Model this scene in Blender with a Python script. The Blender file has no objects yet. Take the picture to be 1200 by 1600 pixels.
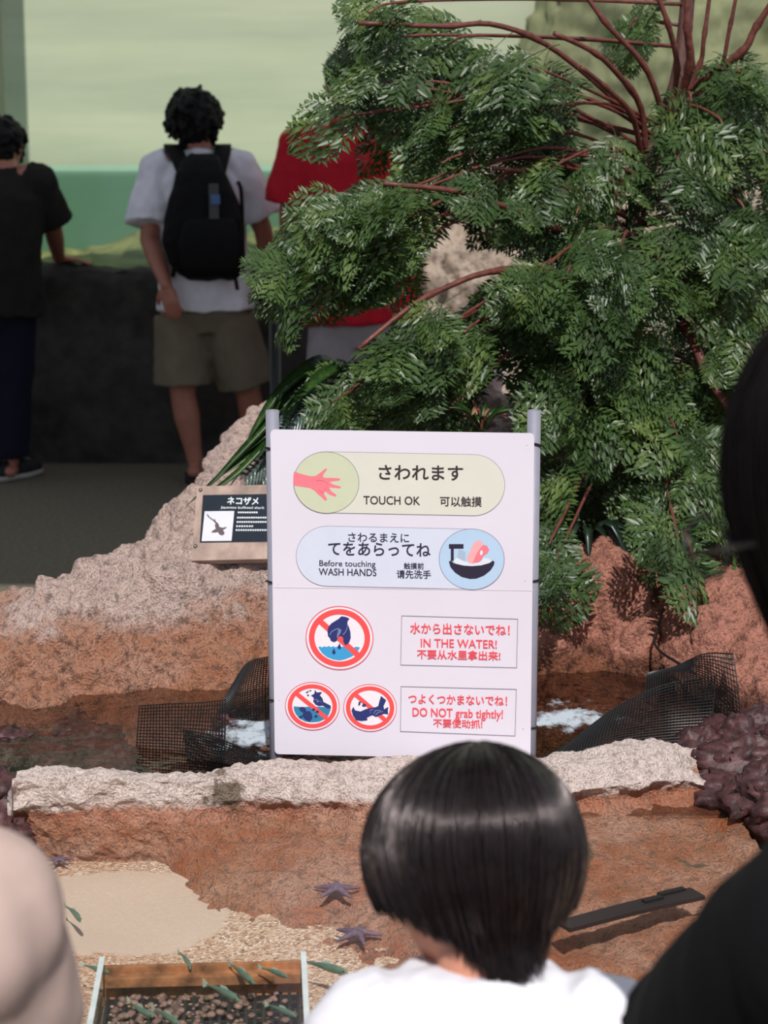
import bpy, math, random
import numpy as np
from mathutils import Vector, Matrix, noise, Quaternion

random.seed(7)
SC = bpy.context.scene
COL = SC.collection
V = Vector

# ------------------------------------------------------------------ camera, world, sun, exposure
FOC = 3100.0
PITCH = math.atan(625 / FOC)
CAM = V((0, 0, 1.6))
cam_data = bpy.data.cameras.new('camera')
cam = bpy.data.objects.new('camera', cam_data)
COL.objects.link(cam)
cam.location = CAM
cam.rotation_euler = (math.pi / 2 - PITCH, 0, 0)
cam_data.sensor_fit = 'VERTICAL'
cam_data.sensor_height = 36
cam_data.sensor_width = 27
cam_data.lens = 36 * FOC / 1600
cam_data.clip_start = 0.05
cam_data.dof.use_dof = True
cam_data.dof.focus_distance = 3.3
cam_data.dof.aperture_fstop = 7.5
SC.camera = cam

world = bpy.data.worlds.new('world')
SC.world = world
world.use_nodes = True
bg = world.node_tree.nodes['Background']
bg.inputs[0].default_value = (0.80, 0.86, 1.0, 1)
bg.inputs[1].default_value = 0.56

SUN_EL = math.radians(50)
SUN_H = V((-0.09, 0.99, 0)).normalized()
SUN_DIR = V((SUN_H.x * math.cos(SUN_EL), SUN_H.y * math.cos(SUN_EL), -math.sin(SUN_EL)))
sd = bpy.data.lights.new('sun', 'SUN')
sd.energy = 3.9
sd.angle = 0.009
sd.color = (1.0, 0.96, 0.93)
so = bpy.data.objects.new('sun', sd)
COL.objects.link(so)
so.rotation_euler = SUN_DIR.to_track_quat('-Z', 'Y').to_euler()
so.location = (2, -3, 6)

SC.view_settings.view_transform = 'Standard'
SC.view_settings.look = 'None'
SC.view_settings.gamma = 1
SC.view_settings.use_curve_mapping = False
SC.view_settings.exposure = 0.0
SC.cycles.max_bounces = 8
SC.cycles.transparent_max_bounces = 24
SC.cycles.caustics_reflective = False
SC.cycles.caustics_refractive = False

# ------------------------------------------------------------------ picking points in the place
FWD = V((0, math.cos(PITCH), -math.sin(PITCH)))
UPV = V((0, math.sin(PITCH), math.cos(PITCH)))


def ray(px, py):
    d = FWD + V((1, 0, 0)) * ((px - 600) / FOC) + UPV * ((800 - py) / FOC)
    return d / d.y


def at(px, py, Y):
    return CAM + ray(px, py) * Y


def onz(px, py, z):
    d = ray(px, py)
    return CAM + d * ((z - CAM.z) / d.z)


# ------------------------------------------------------------------ colours and materials
def lin(c):
    c /= 255.0
    return c / 12.92 if c <= 0.04045 else ((c + 0.055) / 1.055) ** 2.4


def rgb(r, g, b):
    return (lin(r), lin(g), lin(b), 1.0)


def new_mat(name):
    m = bpy.data.materials.new(name)
    m.use_nodes = True
    nt = m.node_tree
    return m, nt, nt.nodes['Principled BSDF']


def nd(nt, typ, **kw):
    n = nt.nodes.new(typ)
    for k, v in kw.items():
        setattr(n, k, v)
    return n


def coords(nt, scale=(1, 1, 1), obj=False):
    if obj:
        src = nd(nt, 'ShaderNodeTexCoord').outputs['Object']
    else:
        src = nd(nt, 'ShaderNodeNewGeometry').outputs['Position']
    mp = nd(nt, 'ShaderNodeMapping')
    mp.inputs['Scale'].default_value = scale
    nt.links.new(src, mp.inputs['Vector'])
    return mp.outputs[0]


def noise_tex(nt, vec, scale, detail=6, rough=0.6):
    n = nd(nt, 'ShaderNodeTexNoise')
    n.inputs['Scale'].default_value = scale
    n.inputs['Detail'].default_value = detail
    n.inputs['Roughness'].default_value = rough
    nt.links.new(vec, n.inputs['Vector'])
    return n.outputs['Fac']


def ramp(nt, fac, stops):
    r = nd(nt, 'ShaderNodeValToRGB')
    el = r.color_ramp.elements
    while len(el) < len(stops):
        el.new(0.5)
    for e, (p, c) in zip(el, stops):
        e.position = p
        e.color = c
    nt.links.new(fac, r.inputs[0])
    return r.outputs[0]


def mixc(nt, fac, a, b):
    m = nd(nt, 'ShaderNodeMix', data_type='RGBA')
    for sock, v in ((m.inputs[0], fac), (m.inputs[6], a), (m.inputs[7], b)):
        if isinstance(v, bpy.types.NodeSocket):
            nt.links.new(v, sock)
        else:
            sock.default_value = v
    return m.outputs[2]


def math_n(nt, op, a, b=0.0, c=None, clamp=False):
    m = nd(nt, 'ShaderNodeMath', operation=op, use_clamp=clamp)
    for i, v in enumerate((a, b, c)):
        if v is None:
            continue
        if isinstance(v, bpy.types.NodeSocket):
            nt.links.new(v, m.inputs[i])
        else:
            m.inputs[i].default_value = v
    return m.outputs[0]


def bump(nt, bsdf, h, strength=0.5, dist=0.01):
    b = nd(nt, 'ShaderNodeBump')
    b.inputs['Strength'].default_value = strength
    b.inputs['Distance'].default_value = dist
    nt.links.new(h, b.inputs['Height'])
    nt.links.new(b.outputs[0], bsdf.inputs['Normal'])


def plain(name, col, rough=0.5, metal=0.0, var=0.12, vscale=30, bmp=0.0, spec=0.5, obj=False, vs3=(1, 1, 1)):
    m, nt, b = new_mat(name)
    vec = coords(nt, vs3, obj)
    f = noise_tex(nt, vec, vscale, 4)
    lo = tuple(c * (1 - var) for c in col[:3]) + (1,)
    hi = tuple(min(1, c * (1 + var)) for c in col[:3]) + (1,)
    nt.links.new(ramp(nt, f, [(0.3, lo), (0.7, hi)]), b.inputs['Base Color'])
    b.inputs['Roughness'].default_value = rough
    b.inputs['Metallic'].default_value = metal
    b.inputs['Specular IOR Level'].default_value = spec
    if bmp:
        bump(nt, b, f, bmp, 0.004)
    return m


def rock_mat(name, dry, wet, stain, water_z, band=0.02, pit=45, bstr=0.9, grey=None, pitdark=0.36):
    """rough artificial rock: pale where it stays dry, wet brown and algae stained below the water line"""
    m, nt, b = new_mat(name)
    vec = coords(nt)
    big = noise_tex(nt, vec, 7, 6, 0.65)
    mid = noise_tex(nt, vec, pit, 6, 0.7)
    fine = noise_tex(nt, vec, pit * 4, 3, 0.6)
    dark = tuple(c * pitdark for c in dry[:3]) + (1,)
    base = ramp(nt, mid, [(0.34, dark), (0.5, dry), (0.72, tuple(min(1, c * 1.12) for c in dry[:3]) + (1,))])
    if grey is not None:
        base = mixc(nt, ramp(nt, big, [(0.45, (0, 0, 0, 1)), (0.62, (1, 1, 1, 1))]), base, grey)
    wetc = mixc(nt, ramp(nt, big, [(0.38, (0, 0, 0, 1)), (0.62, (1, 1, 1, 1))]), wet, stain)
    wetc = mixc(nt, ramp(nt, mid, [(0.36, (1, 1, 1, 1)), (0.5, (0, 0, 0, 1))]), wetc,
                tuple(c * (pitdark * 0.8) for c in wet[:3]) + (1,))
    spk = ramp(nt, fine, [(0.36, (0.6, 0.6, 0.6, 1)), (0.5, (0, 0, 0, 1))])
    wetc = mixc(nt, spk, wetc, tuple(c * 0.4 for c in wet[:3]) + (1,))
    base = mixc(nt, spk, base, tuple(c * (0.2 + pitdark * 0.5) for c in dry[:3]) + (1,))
    z = nd(nt, 'ShaderNodeSeparateXYZ')
    nt.links.new(nd(nt, 'ShaderNodeNewGeometry').outputs['Position'], z.inputs[0])
    h = math_n(nt, 'ADD', z.outputs[2], math_n(nt, 'MULTIPLY', math_n(nt, 'SUBTRACT', big, 0.5), band * 5))
    f = math_n(nt, 'MULTIPLY', math_n(nt, 'SUBTRACT', h, water_z), 1.0 / band, clamp=True)
    nt.links.new(mixc(nt, f, wetc, base), b.inputs['Base Color'])
    r = nd(nt, 'ShaderNodeMapRange')
    r.inputs[3].default_value = 0.35
    r.inputs[4].default_value = 0.9
    nt.links.new(f, r.inputs[0])
    nt.links.new(r.outputs[0], b.inputs['Roughness'])
    b.inputs['Specular IOR Level'].default_value = 0.3
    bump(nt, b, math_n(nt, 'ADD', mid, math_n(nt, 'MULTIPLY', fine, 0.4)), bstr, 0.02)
    return m


def clear_mat(name, tint, refl=0.6, body=None, body_fac=0.0, rough=0.02, ripple=0.0, rscale=18, rdist=0.02):
    """a thin clear sheet or water surface: see-through tint, fresnel reflection, a little body colour"""
    m, nt, b = new_mat(name)
    nt.nodes.remove(b)
    out = nt.nodes['Material Output']
    t = nd(nt, 'ShaderNodeBsdfTransparent')
    t.inputs[0].default_value = tint
    g = nd(nt, 'ShaderNodeBsdfGlossy')
    g.inputs['Roughness'].default_value = rough
    fr = nd(nt, 'ShaderNodeLayerWeight')
    fr.inputs['Blend'].default_value = 0.5
    fres = math_n(nt, 'ADD', 0.02, math_n(nt, 'MULTIPLY', math_n(nt, 'POWER', fr.outputs['Facing'], 5.0), 0.98))
    if ripple:
        vec = coords(nt, (1, 1, 1))
        h = noise_tex(nt, vec, rscale, 3, 0.5)
        bp = nd(nt, 'ShaderNodeBump')
        bp.inputs['Strength'].default_value = ripple
        bp.inputs['Distance'].default_value = rdist
        nt.links.new(h, bp.inputs['Height'])
        nt.links.new(bp.outputs[0], g.inputs['Normal'])
        nt.links.new(bp.outputs[0], fr.inputs['Normal'])
    base = t.outputs[0]
    if body_fac:
        d = nd(nt, 'ShaderNodeBsdfDiffuse')
        d.inputs[0].default_value = body
        mx = nd(nt, 'ShaderNodeMixShader')
        mx.inputs[0].default_value = body_fac
        nt.links.new(t.outputs[0], mx.inputs[1])
        nt.links.new(d.outputs[0], mx.inputs[2])
        base = mx.outputs[0]
    mx = nd(nt, 'ShaderNodeMixShader')
    nt.links.new(math_n(nt, 'MULTIPLY', fres, refl), mx.inputs[0])
    nt.links.new(base, mx.inputs[1])
    nt.links.new(g.outputs[0], mx.inputs[2])
    nt.links.new(mx.outputs[0], out.inputs[0])
    return m


# ------------------------------------------------------------------ mesh helpers
class MB:
    def __init__(s):
        s.v, s.f = [], []

    def add(s, vs, fs):
        o = len(s.v)
        s.v += [V(p) for p in vs]
        s.f += [tuple(i + o for i in f) for f in fs]
        return s

    def box(s, c, h, R=None):
        c = V(c)
        vs = []
        for sx, sy, sz in ((-1, -1, -1), (1, -1, -1), (1, 1, -1), (-1, 1, -1), (-1, -1, 1), (1, -1, 1), (1, 1, 1), (-1, 1, 1)):
            p = V((sx * h[0], sy * h[1], sz * h[2]))
            vs.append(c + (R @ p if R else p))
        return s.add(vs, [(0, 3, 2, 1), (4, 5, 6, 7), (0, 1, 5, 4), (1, 2, 6, 5), (2, 3, 7, 6), (3, 0, 4, 7)])

    def rings(s, rs, cap=True):
        n = len(rs[0])
        vs = [p for r in rs for p in r]
        fs = []
        for i in range(len(rs) - 1):
            for j in range(n):
                k = (j + 1) % n
                fs.append((i * n + j, i * n + k, (i + 1) * n + k, (i + 1) * n + j))
        if cap:
            fs.append(tuple(range(n - 1, -1, -1)))
            fs.append(tuple((len(rs) - 1) * n + j for j in range(n)))
        return s.add(vs, fs)

    def tube(s, pts, rad, n=10, round_ends=False, flat=None):
        """tube along pts; rad one number or a list; flat = (direction, factor) squashes across a direction"""
        pts = [V(p) for p in pts]
        if not isinstance(rad, (list, tuple)):
            rad = [rad] * len(pts)
        rad = list(rad)
        if round_ends:
            d0 = (pts[0] - pts[1]).normalized()
            d1 = (pts[-1] - pts[-2]).normalized()
            a, ra, b_, rb = pts[0], rad[0], pts[-1], rad[-1]
            pts = [a + d0 * ra * q for q in (0.98, 0.8, 0.45)] + pts + [b_ + d1 * rb * q for q in (0.45, 0.8, 0.98)]
            rad = [ra * q for q in (0.2, 0.6, 0.89)] + rad + [rb * q for q in (0.89, 0.6, 0.2)]
        rs = []
        t0 = (pts[1] - pts[0]).normalized()
        u = t0.orthogonal().normalized()
        for i, p in enumerate(pts):
            t = (pts[min(i + 1, len(pts) - 1)] - pts[max(i - 1, 0)]).normalized()
            u = (u - t * u.dot(t)).normalized()
            w = t.cross(u)
            ring = []
            for j in range(n):
                a = 2 * math.pi * j / n
                o = (u * math.cos(a) + w * math.sin(a)) * rad[i]
                if flat:
                    o = o - flat[0] * o.dot(flat[0]) * (1 - flat[1])
                ring.append(p + o)
            rs.append(ring)
        return s.rings(rs)

    def ell(s, c, r, R=None, nu=20, nv=12):
        c = V(c)
        rs = []
        for i in range(nv + 1):
            ph = math.pi * (i + 0.02) / (nv + 0.04)
            ring = []
            for j in range(nu):
                th = 2 * math.pi * j / nu
                p = V((r[0] * math.sin(ph) * math.cos(th), r[1] * math.sin(ph) * math.sin(th), -r[2] * math.cos(ph)))
                ring.append(c + (R @ p if R else p))
            rs.append(ring)
        return s.rings(rs)

    def build(s, name, mat, parent=None, smooth=True, loc=None):
        me = bpy.data.meshes.new(name)
        off = V((0, 0, 0))
        if parent is not None:
            off = WLOC.get(parent.name, V((0, 0, 0)))
        elif loc is not None:
            off = V(loc)
        me.from_pydata([tuple(p - off) for p in s.v], [], s.f)
        me.update()
        if smooth:
            me.shade_smooth()
        return link(name, me, mat, parent, off)


WLOC = {}


def link(name, me, mat, parent, off):
    o = bpy.data.objects.new(name, me)
    COL.objects.link(o)
    if mat:
        me.materials.clear()
        me.materials.append(mat)
    if parent is not None:
        o.parent = parent
        WLOC[o.name] = V(off)
    else:
        o.location = off
        WLOC[o.name] = V(off)
    return o


def empty(name, loc, label, cat, group=None):
    o = bpy.data.objects.new(name, None)
    COL.objects.link(o)
    o.empty_display_size = 0.05
    o.location = loc
    WLOC[o.name] = V(loc)
    return tag(o, label, cat, group)


def tag(o, label, cat, group=None, kind=None):
    if label:
        o['label'] = label
    if cat:
        o['category'] = cat
    if group:
        o['group'] = group
    if kind:
        o['kind'] = kind
    return o


def struct(o, label=None, cat=None):
    o['kind'] = 'structure'
    return tag(o, label, cat)


def remesh(mb, voxel, smooth=2, disp=None):
    """fuse the pieces of a builder into one continuous skin; returns a builder"""
    me = bpy.data.meshes.new('tmp')
    me.from_pydata([tuple(p) for p in mb.v], [], mb.f)
    me.update()
    o = bpy.data.objects.new('tmp', me)
    COL.objects.link(o)
    md = o.modifiers.new('r', 'REMESH')
    md.mode = 'VOXEL'
    md.voxel_size = voxel
    if smooth:
        sm = o.modifiers.new('s', 'SMOOTH')
        sm.factor = 0.5
        sm.iterations = smooth
    dg = bpy.context.evaluated_depsgraph_get()
    m2 = bpy.data.meshes.new_from_object(o.evaluated_get(dg))
    out = MB()
    if disp:
        m2.update()
        out.v = [v.co + v.normal * disp(v.co) for v in m2.vertices]
    else:
        out.v = [v.co.copy() for v in m2.vertices]
    out.f = [tuple(p.vertices) for p in m2.polygons]
    bpy.data.objects.remove(o)
    bpy.data.meshes.remove(me)
    bpy.data.meshes.remove(m2)
    return out


def fbm(p, s, o=4):
    return noise.fractal(V(p) * s, 0.8, 2.1, o)


def catmull(a, b, c, d, t):
    return 0.5 * ((2 * b) + (c - a) * t + (2 * a - 5 * b + 4 * c - d) * t * t + (3 * b - a - 3 * c + d) * t ** 3)


def spline(pts, n):
    pts = [V(p) for p in pts]
    out = []
    for i in range(n):
        u = i / (n - 1) * (len(pts) - 1)
        k = min(int(u), len(pts) - 2)
        t = u - k
        a = pts[k - 1] if k > 0 else pts[0] * 2 - pts[1]
        d = pts[k + 2] if k + 2 < len(pts) else pts[-1] * 2 - pts[-2]
        out.append(catmull(a, pts[k], pts[k + 1], d, t))
    return out


def loft(rows, nu, nv, amp=0.02, sc=6, amp2=0.006, sc2=30, seed=0.0, close_bottom=True):
    """smooth sheet through rows of points, roughened along its normals; closed below into a solid"""
    R = [spline(r, nu) for r in rows]
    cols = [spline([R[i][j] for i in range(len(R))], nv) for j in range(nu)]
    P = [[cols[j][i] for j in range(nu)] for i in range(nv)]
    Q = []
    for i in range(nv):
        line = []
        for j in range(nu):
            p = P[i][j]
            du = P[i][min(j + 1, nu - 1)] - P[i][max(j - 1, 0)]
            dv = P[min(i + 1, nv - 1)][j] - P[max(i - 1, 0)][j]
            n = du.cross(dv)
            n = n.normalized() if n.length > 1e-9 else V((0, 0, 1))
            e = V((seed, seed * 1.7, 0))
            d = amp * fbm(p + e, sc) + amp2 * noise.turbulence((p + e) * sc2, 3, True)
            line.append(p + n * d)
        Q.append(line)
    mb = MB()
    vs = [p for l in Q for p in l]
    fs = [(i * nu + j, i * nu + j + 1, (i + 1) * nu + j + 1, (i + 1) * nu + j) for i in range(nv - 1) for j in range(nu - 1)]
    mb.add(vs, fs)
    if close_bottom:
        zb = min(p.z for p in vs) - 0.03
        per = [j for j in range(nu)] + [i * nu + nu - 1 for i in range(1, nv)] + \
              [(nv - 1) * nu + j for j in range(nu - 2, -1, -1)] + [i * nu for i in range(nv - 2, 0, -1)]
        o = len(mb.v)
        mb.v += [V((mb.v[k].x, mb.v[k].y, zb)) for k in per]
        m = len(per)
        for k in range(m):
            k2 = (k + 1) % m
            mb.f.append((per[k2], per[k], o + k, o + k2))
        mb.f.append(tuple(o + k for k in range(m)))
    return mb


def lump(c, r, amp=0.25, sc=None, nu=48, nv=28, R=None, seed=0.0, fine=0.0):
    """a rough boulder"""
    c = V(c)
    mb = MB()
    mb.ell((0, 0, 0), r, None, nu, nv)
    m = min(r)
    sc = sc or 1.2 / m
    for i, p in enumerate(mb.v):
        e = V((seed, -seed, seed * 0.3))
        d = 1 + amp * fbm(p + e, sc) + (fine * noise.turbulence((p + e) * sc * 5, 3, True) if fine else 0)
        q = p * d
        mb.v[i] = c + (R @ q if R else q)
    return mb


# ------------------------------------------------------------------ materials of the place
M = {}
M['floor'] = plain('dark trodden concrete', rgb(100, 93, 78), 0.85, var=0.35, vscale=60, bmp=0.3)
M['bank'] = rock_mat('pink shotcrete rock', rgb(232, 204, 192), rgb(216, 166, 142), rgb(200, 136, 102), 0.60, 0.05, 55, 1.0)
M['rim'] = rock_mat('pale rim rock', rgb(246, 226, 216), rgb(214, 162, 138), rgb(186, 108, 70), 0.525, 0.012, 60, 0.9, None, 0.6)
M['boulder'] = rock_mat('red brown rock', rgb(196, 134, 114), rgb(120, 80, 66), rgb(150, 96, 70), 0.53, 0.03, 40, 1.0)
M['wallrock'] = plain('dark parapet rock', rgb(64, 60, 56), 0.9, var=0.45, vscale=9, bmp=0.8)
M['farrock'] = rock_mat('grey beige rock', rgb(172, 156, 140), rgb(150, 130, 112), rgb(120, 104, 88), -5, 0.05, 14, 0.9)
M['mossrock'] = plain('mossy yellow green rock', rgb(112, 116, 84), 0.9, var=0.35, vscale=5, bmp=0.6)
M['coral'] = plain('purple coralline crust', rgb(72, 44, 45), 0.55, var=0.75, vscale=50, bmp=0.8)
M['coraldark'] = plain('dark purple bed', rgb(48, 34, 36), 0.6, var=0.5, vscale=35, bmp=0.8)
M['soil'] = plain('planter soil', rgb(52, 38, 30), 0.95, var=0.5, vscale=40, bmp=0.8)


# ------------------------------------------------------------------ setting
def quad_grid(x0, x1, y0, y1, z, nx=2, ny=2):
    mb = MB()
    vs = [(x0 + (x1 - x0) * i / (nx - 1), y0 + (y1 - y0) * j / (ny - 1), z) for j in range(ny) for i in range(nx)]
    mb.add(vs, [(j * nx + i, j * nx + i + 1, (j + 1) * nx + i + 1, (j + 1) * nx + i) for j in range(ny - 1) for i in range(nx - 1)])
    return mb


struct(MB().box((0, 4.5, -0.1), (9, 9, 0.1)).build('floor', M['floor'], smooth=False))
M['shade_ceiling'] = plain('unseen shade ceiling concrete', rgb(120, 118, 112), 0.9)
cb = MB()  # unseen roof slabs, edges and gap shaped to shade the back and admit sun
cb.box((-4.275, 4.7, 4.62), (4.725, 1.8, 0.12))
cb.box((4.725, 3.75, 4.62), (4.275, 0.85, 0.12))
struct(cb.build('shade_ceiling', M['shade_ceiling'], smooth=False))

# parapet under the tank window
rows = [[V((x, 9.1, 0)) for x in (-6, -5, -4, -3, -2, -0.9, 0.2)],
        [V((x, 9.06, 0.3)) for x in (-6, -5, -4, -3, -2, -0.9, 0.2)],
        [V((x, 9.1, 0.62)) for x in (-6, -5, -4, -3, -2, -0.9, 0.2)],
        [V((x, 9.1, 0.86)) for x in (-6, -5, -4, -3, -2, -0.9, 0.2)],
        [V((x, 9.16, 0.9)) for x in (-6, -5, -4, -3, -2, -0.9, 0.2)],
        [V((x, 9.36, 0.885)) for x in (-6, -5, -4, -3, -2, -0.9, 0.2)]]
struct(loft(rows, 240, 40, 0.03, 3, 0.02, 9).build('wall_parapet', M['wallrock']))

# the tank: lit back wall, water, sand, clear window
m, nt, b = new_mat('tank plaster')
vec = coords(nt, (0.25, 1, 2.2))
f = noise_tex(nt, vec, 2.2, 4)
vec2 = coords(nt, (1, 1, 0.35))
f2 = noise_tex(nt, vec2, 4, 5)
c1 = ramp(nt, f, [(0.35, rgb(168, 174, 150)), (0.65, rgb(190, 193, 166))])  # horizontal tones stand for wall stripes and painted ripple caustics
nt.links.new(mixc(nt, math_n(nt, 'MULTIPLY', f2, 0.35), c1, rgb(178, 194, 172)), b.inputs['Base Color'])
b.inputs['Roughness'].default_value = 0.9
M['plaster'] = m
struct(MB().box((0, 10.7, 2.0), (6.5, 0.15, 3.0)).build('wall_tank_back', M['plaster'], smooth=False))
M['tankwater'] = clear_mat('green tank water', (0.84, 0.96, 0.88, 1), 0.35, rgb(168, 216, 200), 0.42)
tw = MB()
tw.box((0, 9.94, 0.68), (6.2, 0.59, 0.65))
struct(tw.build('tank_water', M['tankwater'], smooth=False))
M['tanksand'] = plain('tank sand and rubble', rgb(196, 178, 122), 0.9, var=0.6, vscale=14, bmp=0.8)
xs = (-6, -3.5, -2.3, -1.9, -1.4, -0.9, -0.4, 0.5, 3, 6)
hs = (0.80, 0.80, 0.80, 0.86, 0.95, 1.0, 1.01, 1.05, 1.0, 1.0)
rows = [[V((x, 9.42, h - 0.12)) for x, h in zip(xs, hs)], [V((x, 9.65, h - 0.03)) for x, h in zip(xs, hs)],
        [V((x, 9.95, h)) for x, h in zip(xs, hs)], [V((x, 10.25, h - 0.08)) for x, h in zip(xs, hs)],
        [V((x, 10.48, h - 0.15)) for x, h in zip(xs, hs)]]
tag(loft(rows, 160, 50, 0.05, 3, 0.02, 12).build('tank_sand', M['tanksand']), 'yellow green sand heaped on the bottom of the tank', 'sand', kind='stuff')
M['acrylic'] = clear_mat('clear acrylic', (0.985, 0.985, 0.975, 1), 0.5)
struct(MB().box((-2.4, 9.3, 2.65), (3.7, 0.04, 1.75)).build('window_1', M['acrylic'], smooth=False))
M['jamb'] = plain('grey green window edge', rgb(112, 120, 98), 0.5)
jx = at(0, 200, 9.2).x
struct(MB().box((jx - 0.06, 9.24, 2.68), (0.06, 0.1, 1.78)).build('trim_1', M['jamb'], smooth=False))

# rock at the right end of the window, and mossy rock in the tank behind the shrub
pxs = (636, 660, 700, 760, 860, 960, 1080, 1200, 1320)
tops = (470, 230, 222, 240, 252, 250, 246, 240, 235)
rows = []
for q, dy in ((0.0, -0.1), (0.35, 0.0), (0.7, 0.12), (0.93, 0.22), (1.0, 0.36)):
    rows.append([at(x, 800 + (t - 800) * q, 8.75 + dy + (0.3 if x < 650 else 0)) for x, t in zip(pxs, tops)])
rows.append([r + V((0, 0.35, -0.15)) for r in rows[-1]])
tag(loft(rows, 150, 110, 0.10, 2.6, 0.07, 7, 3.0).build('rock_outcrop', M['farrock']),
    'grey beige rough rock face behind the shrub, beside the tank window', 'rock')
rows = []
pxs = (820, 880, 960, 1060, 1160, 1300, 1500)
tops = (60, -60, -120, -160, -160, -160, -160)
for q, dy in ((0.0, -0.1), (0.35, 0.0), (0.7, 0.15), (1.0, 0.4)):
    rows.append([at(x, 330 + (t - 330) * q, 9.95 + dy) for x, t in zip(pxs, tops)])
rows.append([r + V((0, 0.12, -0.2)) for r in rows[-1]])
tag(loft(rows, 120, 80, 0.14, 2.0, 0.06, 7, 5.0).build('mossy_rock', M['mossrock']),
    'tall mossy yellow green rock in the tank at the upper right', 'rock')

# ------------------------------------------------------------------ the touch pool: beds, banks and water
WZ = 0.51
struct(quad_grid(-1.7, 1.9, 3.0, 4.0, 0.33, 2, 2).add([], []).build('floor_channel', M['coraldark'], smooth=False))

# far left bank
pxs = (-220, -80, 0, 60, 120, 200, 240, 268, 300, 350, 420, 520, 640, 720, 800)
wl = (1112, 1104, 1098, 1094, 1087, 1080, 1078, 1077, 1075, 1073, 1070, 1066, 1060, 1055, 1050)
rg = (985, 955, 936, 926, 897, 860, 842, 806, 774, 722, 652, 625, 606, 590, 640)
ry = (3.95, 3.98, 4.0, 4.02, 4.06, 4.12, 4.16, 4.22, 4.32, 4.5, 4.68, 4.75, 4.8, 4.85, 4.7)
rows = [[], [], [], [], [], [], [], []]
for x, w, g, Y in zip(pxs, wl, rg, ry):
    p = onz(x, w, 0.5)
    rows[0].append(V((p.x, p.y - 0.16, 0.30)))
    rows[1].append(p)
    for k, (q, t) in enumerate(((0.3, 0.12), (0.62, 0.32), (0.88, 0.68))):
        rows[2 + k].append(at(x, w + (g - w) * q, p.y + (Y - p.y) * t))
    c = at(x, g, Y)
    rows[5].append(c)
    rows[6].append(c + V((-0.02, 0.16, -0.10)))
    rows[7].append(V((c.x, c.y + 0.32, 0.02)))
left_bank = loft(rows, 420, 220, 0.050, 4.5, 0.030, 14, 1.3)
tag(left_bank.build('rock_bank', M['bank']), 'sunlit pinkish rock bank sloping up to the shark plaque at the far left', 'rock')

# far right bank
pxs = (780, 840, 880, 940, 1000, 1030, 1060, 1120, 1200, 1320, 1500)
wl = (1052, 1050, 1050, 1050, 1058, 1062, 1075, 1110, 1140, 1160, 1190)
rg = (880, 860, 840, 840, 845, 850, 850, 850, 855, 860, 870)
rows = [[], [], [], [], [], [], []]
for x, w, g in zip(pxs, wl, rg):
    p = onz(x, w, 0.5)
    dent = 0.05 if 1020 < x < 1045 else 0.0
    Y = 4.28
    rows[0].append(V((p.x, p.y - 0.12, 0.30)))
    rows[1].append(p + V((0, dent, 0)))
    for k, (q, t) in enumerate(((0.33, 0.12), (0.7, 0.4))):
        rows[2 + k].append(at(x, w + (g - w) * q, p.y + (Y - p.y) * t + dent))
    c = at(x, g, Y)
    rows[4].append(c)
    rows[5].append(c + V((0, 0.8, 0.05)))
    rows[6].append(V((c.x, c.y + 1.0, 0.02)))
tag(loft(rows, 260, 160, 0.035, 5, 0.022, 18, 7.0).build('rock_bank', M['boulder']),
    'red brown rock bank under the hanging fronds at the far right', 'rock')
c = at(940, 955, 3.95)
tag(lump(c + V((0, 0.05, 0)), (0.105, 0.12, 0.125), 0.22, 9, 90, 60, None, 2.2, 0.10).build('boulder', M['boulder'], loc=c),
    'crumbly red brown boulder catching sun between sign and black netting', 'rock')
tag(lump((0.55, 4.75, 0.62), (0.62, 0.42, 0.14), 0.12, 6, 60, 30).build('soil_mound', M['soil'], loc=(0.55, 4.75, 0.5)),
    'dark planter soil under the fern leaved shrub', 'soil', kind='stuff')

# rim between the two waters, with shadow shapes painted dark olive on its left half
m = M['rim']
nt = m.node_tree
b = nt.nodes['Principled BSDF']
old = b.inputs['Base Color'].links[0].from_socket
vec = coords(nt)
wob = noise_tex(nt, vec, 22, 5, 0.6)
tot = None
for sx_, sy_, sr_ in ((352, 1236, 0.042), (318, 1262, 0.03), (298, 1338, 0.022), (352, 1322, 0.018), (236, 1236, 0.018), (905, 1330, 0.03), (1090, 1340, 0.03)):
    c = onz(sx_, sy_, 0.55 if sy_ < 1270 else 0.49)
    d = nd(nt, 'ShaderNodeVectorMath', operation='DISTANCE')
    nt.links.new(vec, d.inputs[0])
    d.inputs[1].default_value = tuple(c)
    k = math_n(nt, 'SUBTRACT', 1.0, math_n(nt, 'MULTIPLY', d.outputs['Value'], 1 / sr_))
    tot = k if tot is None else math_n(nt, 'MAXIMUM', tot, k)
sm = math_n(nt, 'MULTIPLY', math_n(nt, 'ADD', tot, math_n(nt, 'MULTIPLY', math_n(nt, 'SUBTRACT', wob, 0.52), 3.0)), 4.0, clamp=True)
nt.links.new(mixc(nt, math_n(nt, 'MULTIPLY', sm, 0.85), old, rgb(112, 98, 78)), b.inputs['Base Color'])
tx = (20, 60, 120, 200, 300, 380, 470, 560, 650, 740, 850, 940, 1000, 1048, 1098)
ty = (1218, 1211, 1209, 1209, 1210, 1202, 1199, 1196, 1192, 1189, 1186, 1178, 1170, 1172, 1212)
fx = (16, 70, 110, 190, 258, 312, 420, 520, 610, 760, 900, 1030, 1130, 1230, 1330)
fy = (1330, 1362, 1366, 1367, 1370, 1440, 1490, 1512, 1566, 1620, 1680, 1720, 1740, 1700, 1600)
mx_ = (18, 62, 118, 200, 300, 372, 465, 560, 655, 750, 870, 975, 1050, 1105, 1150)
my_ = (1275, 1272, 1268, 1268, 1272, 1285, 1290, 1295, 1296, 1292, 1285, 1275, 1266, 1262, 1262)
rows = [[], [], [], [], [], []]
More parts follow.
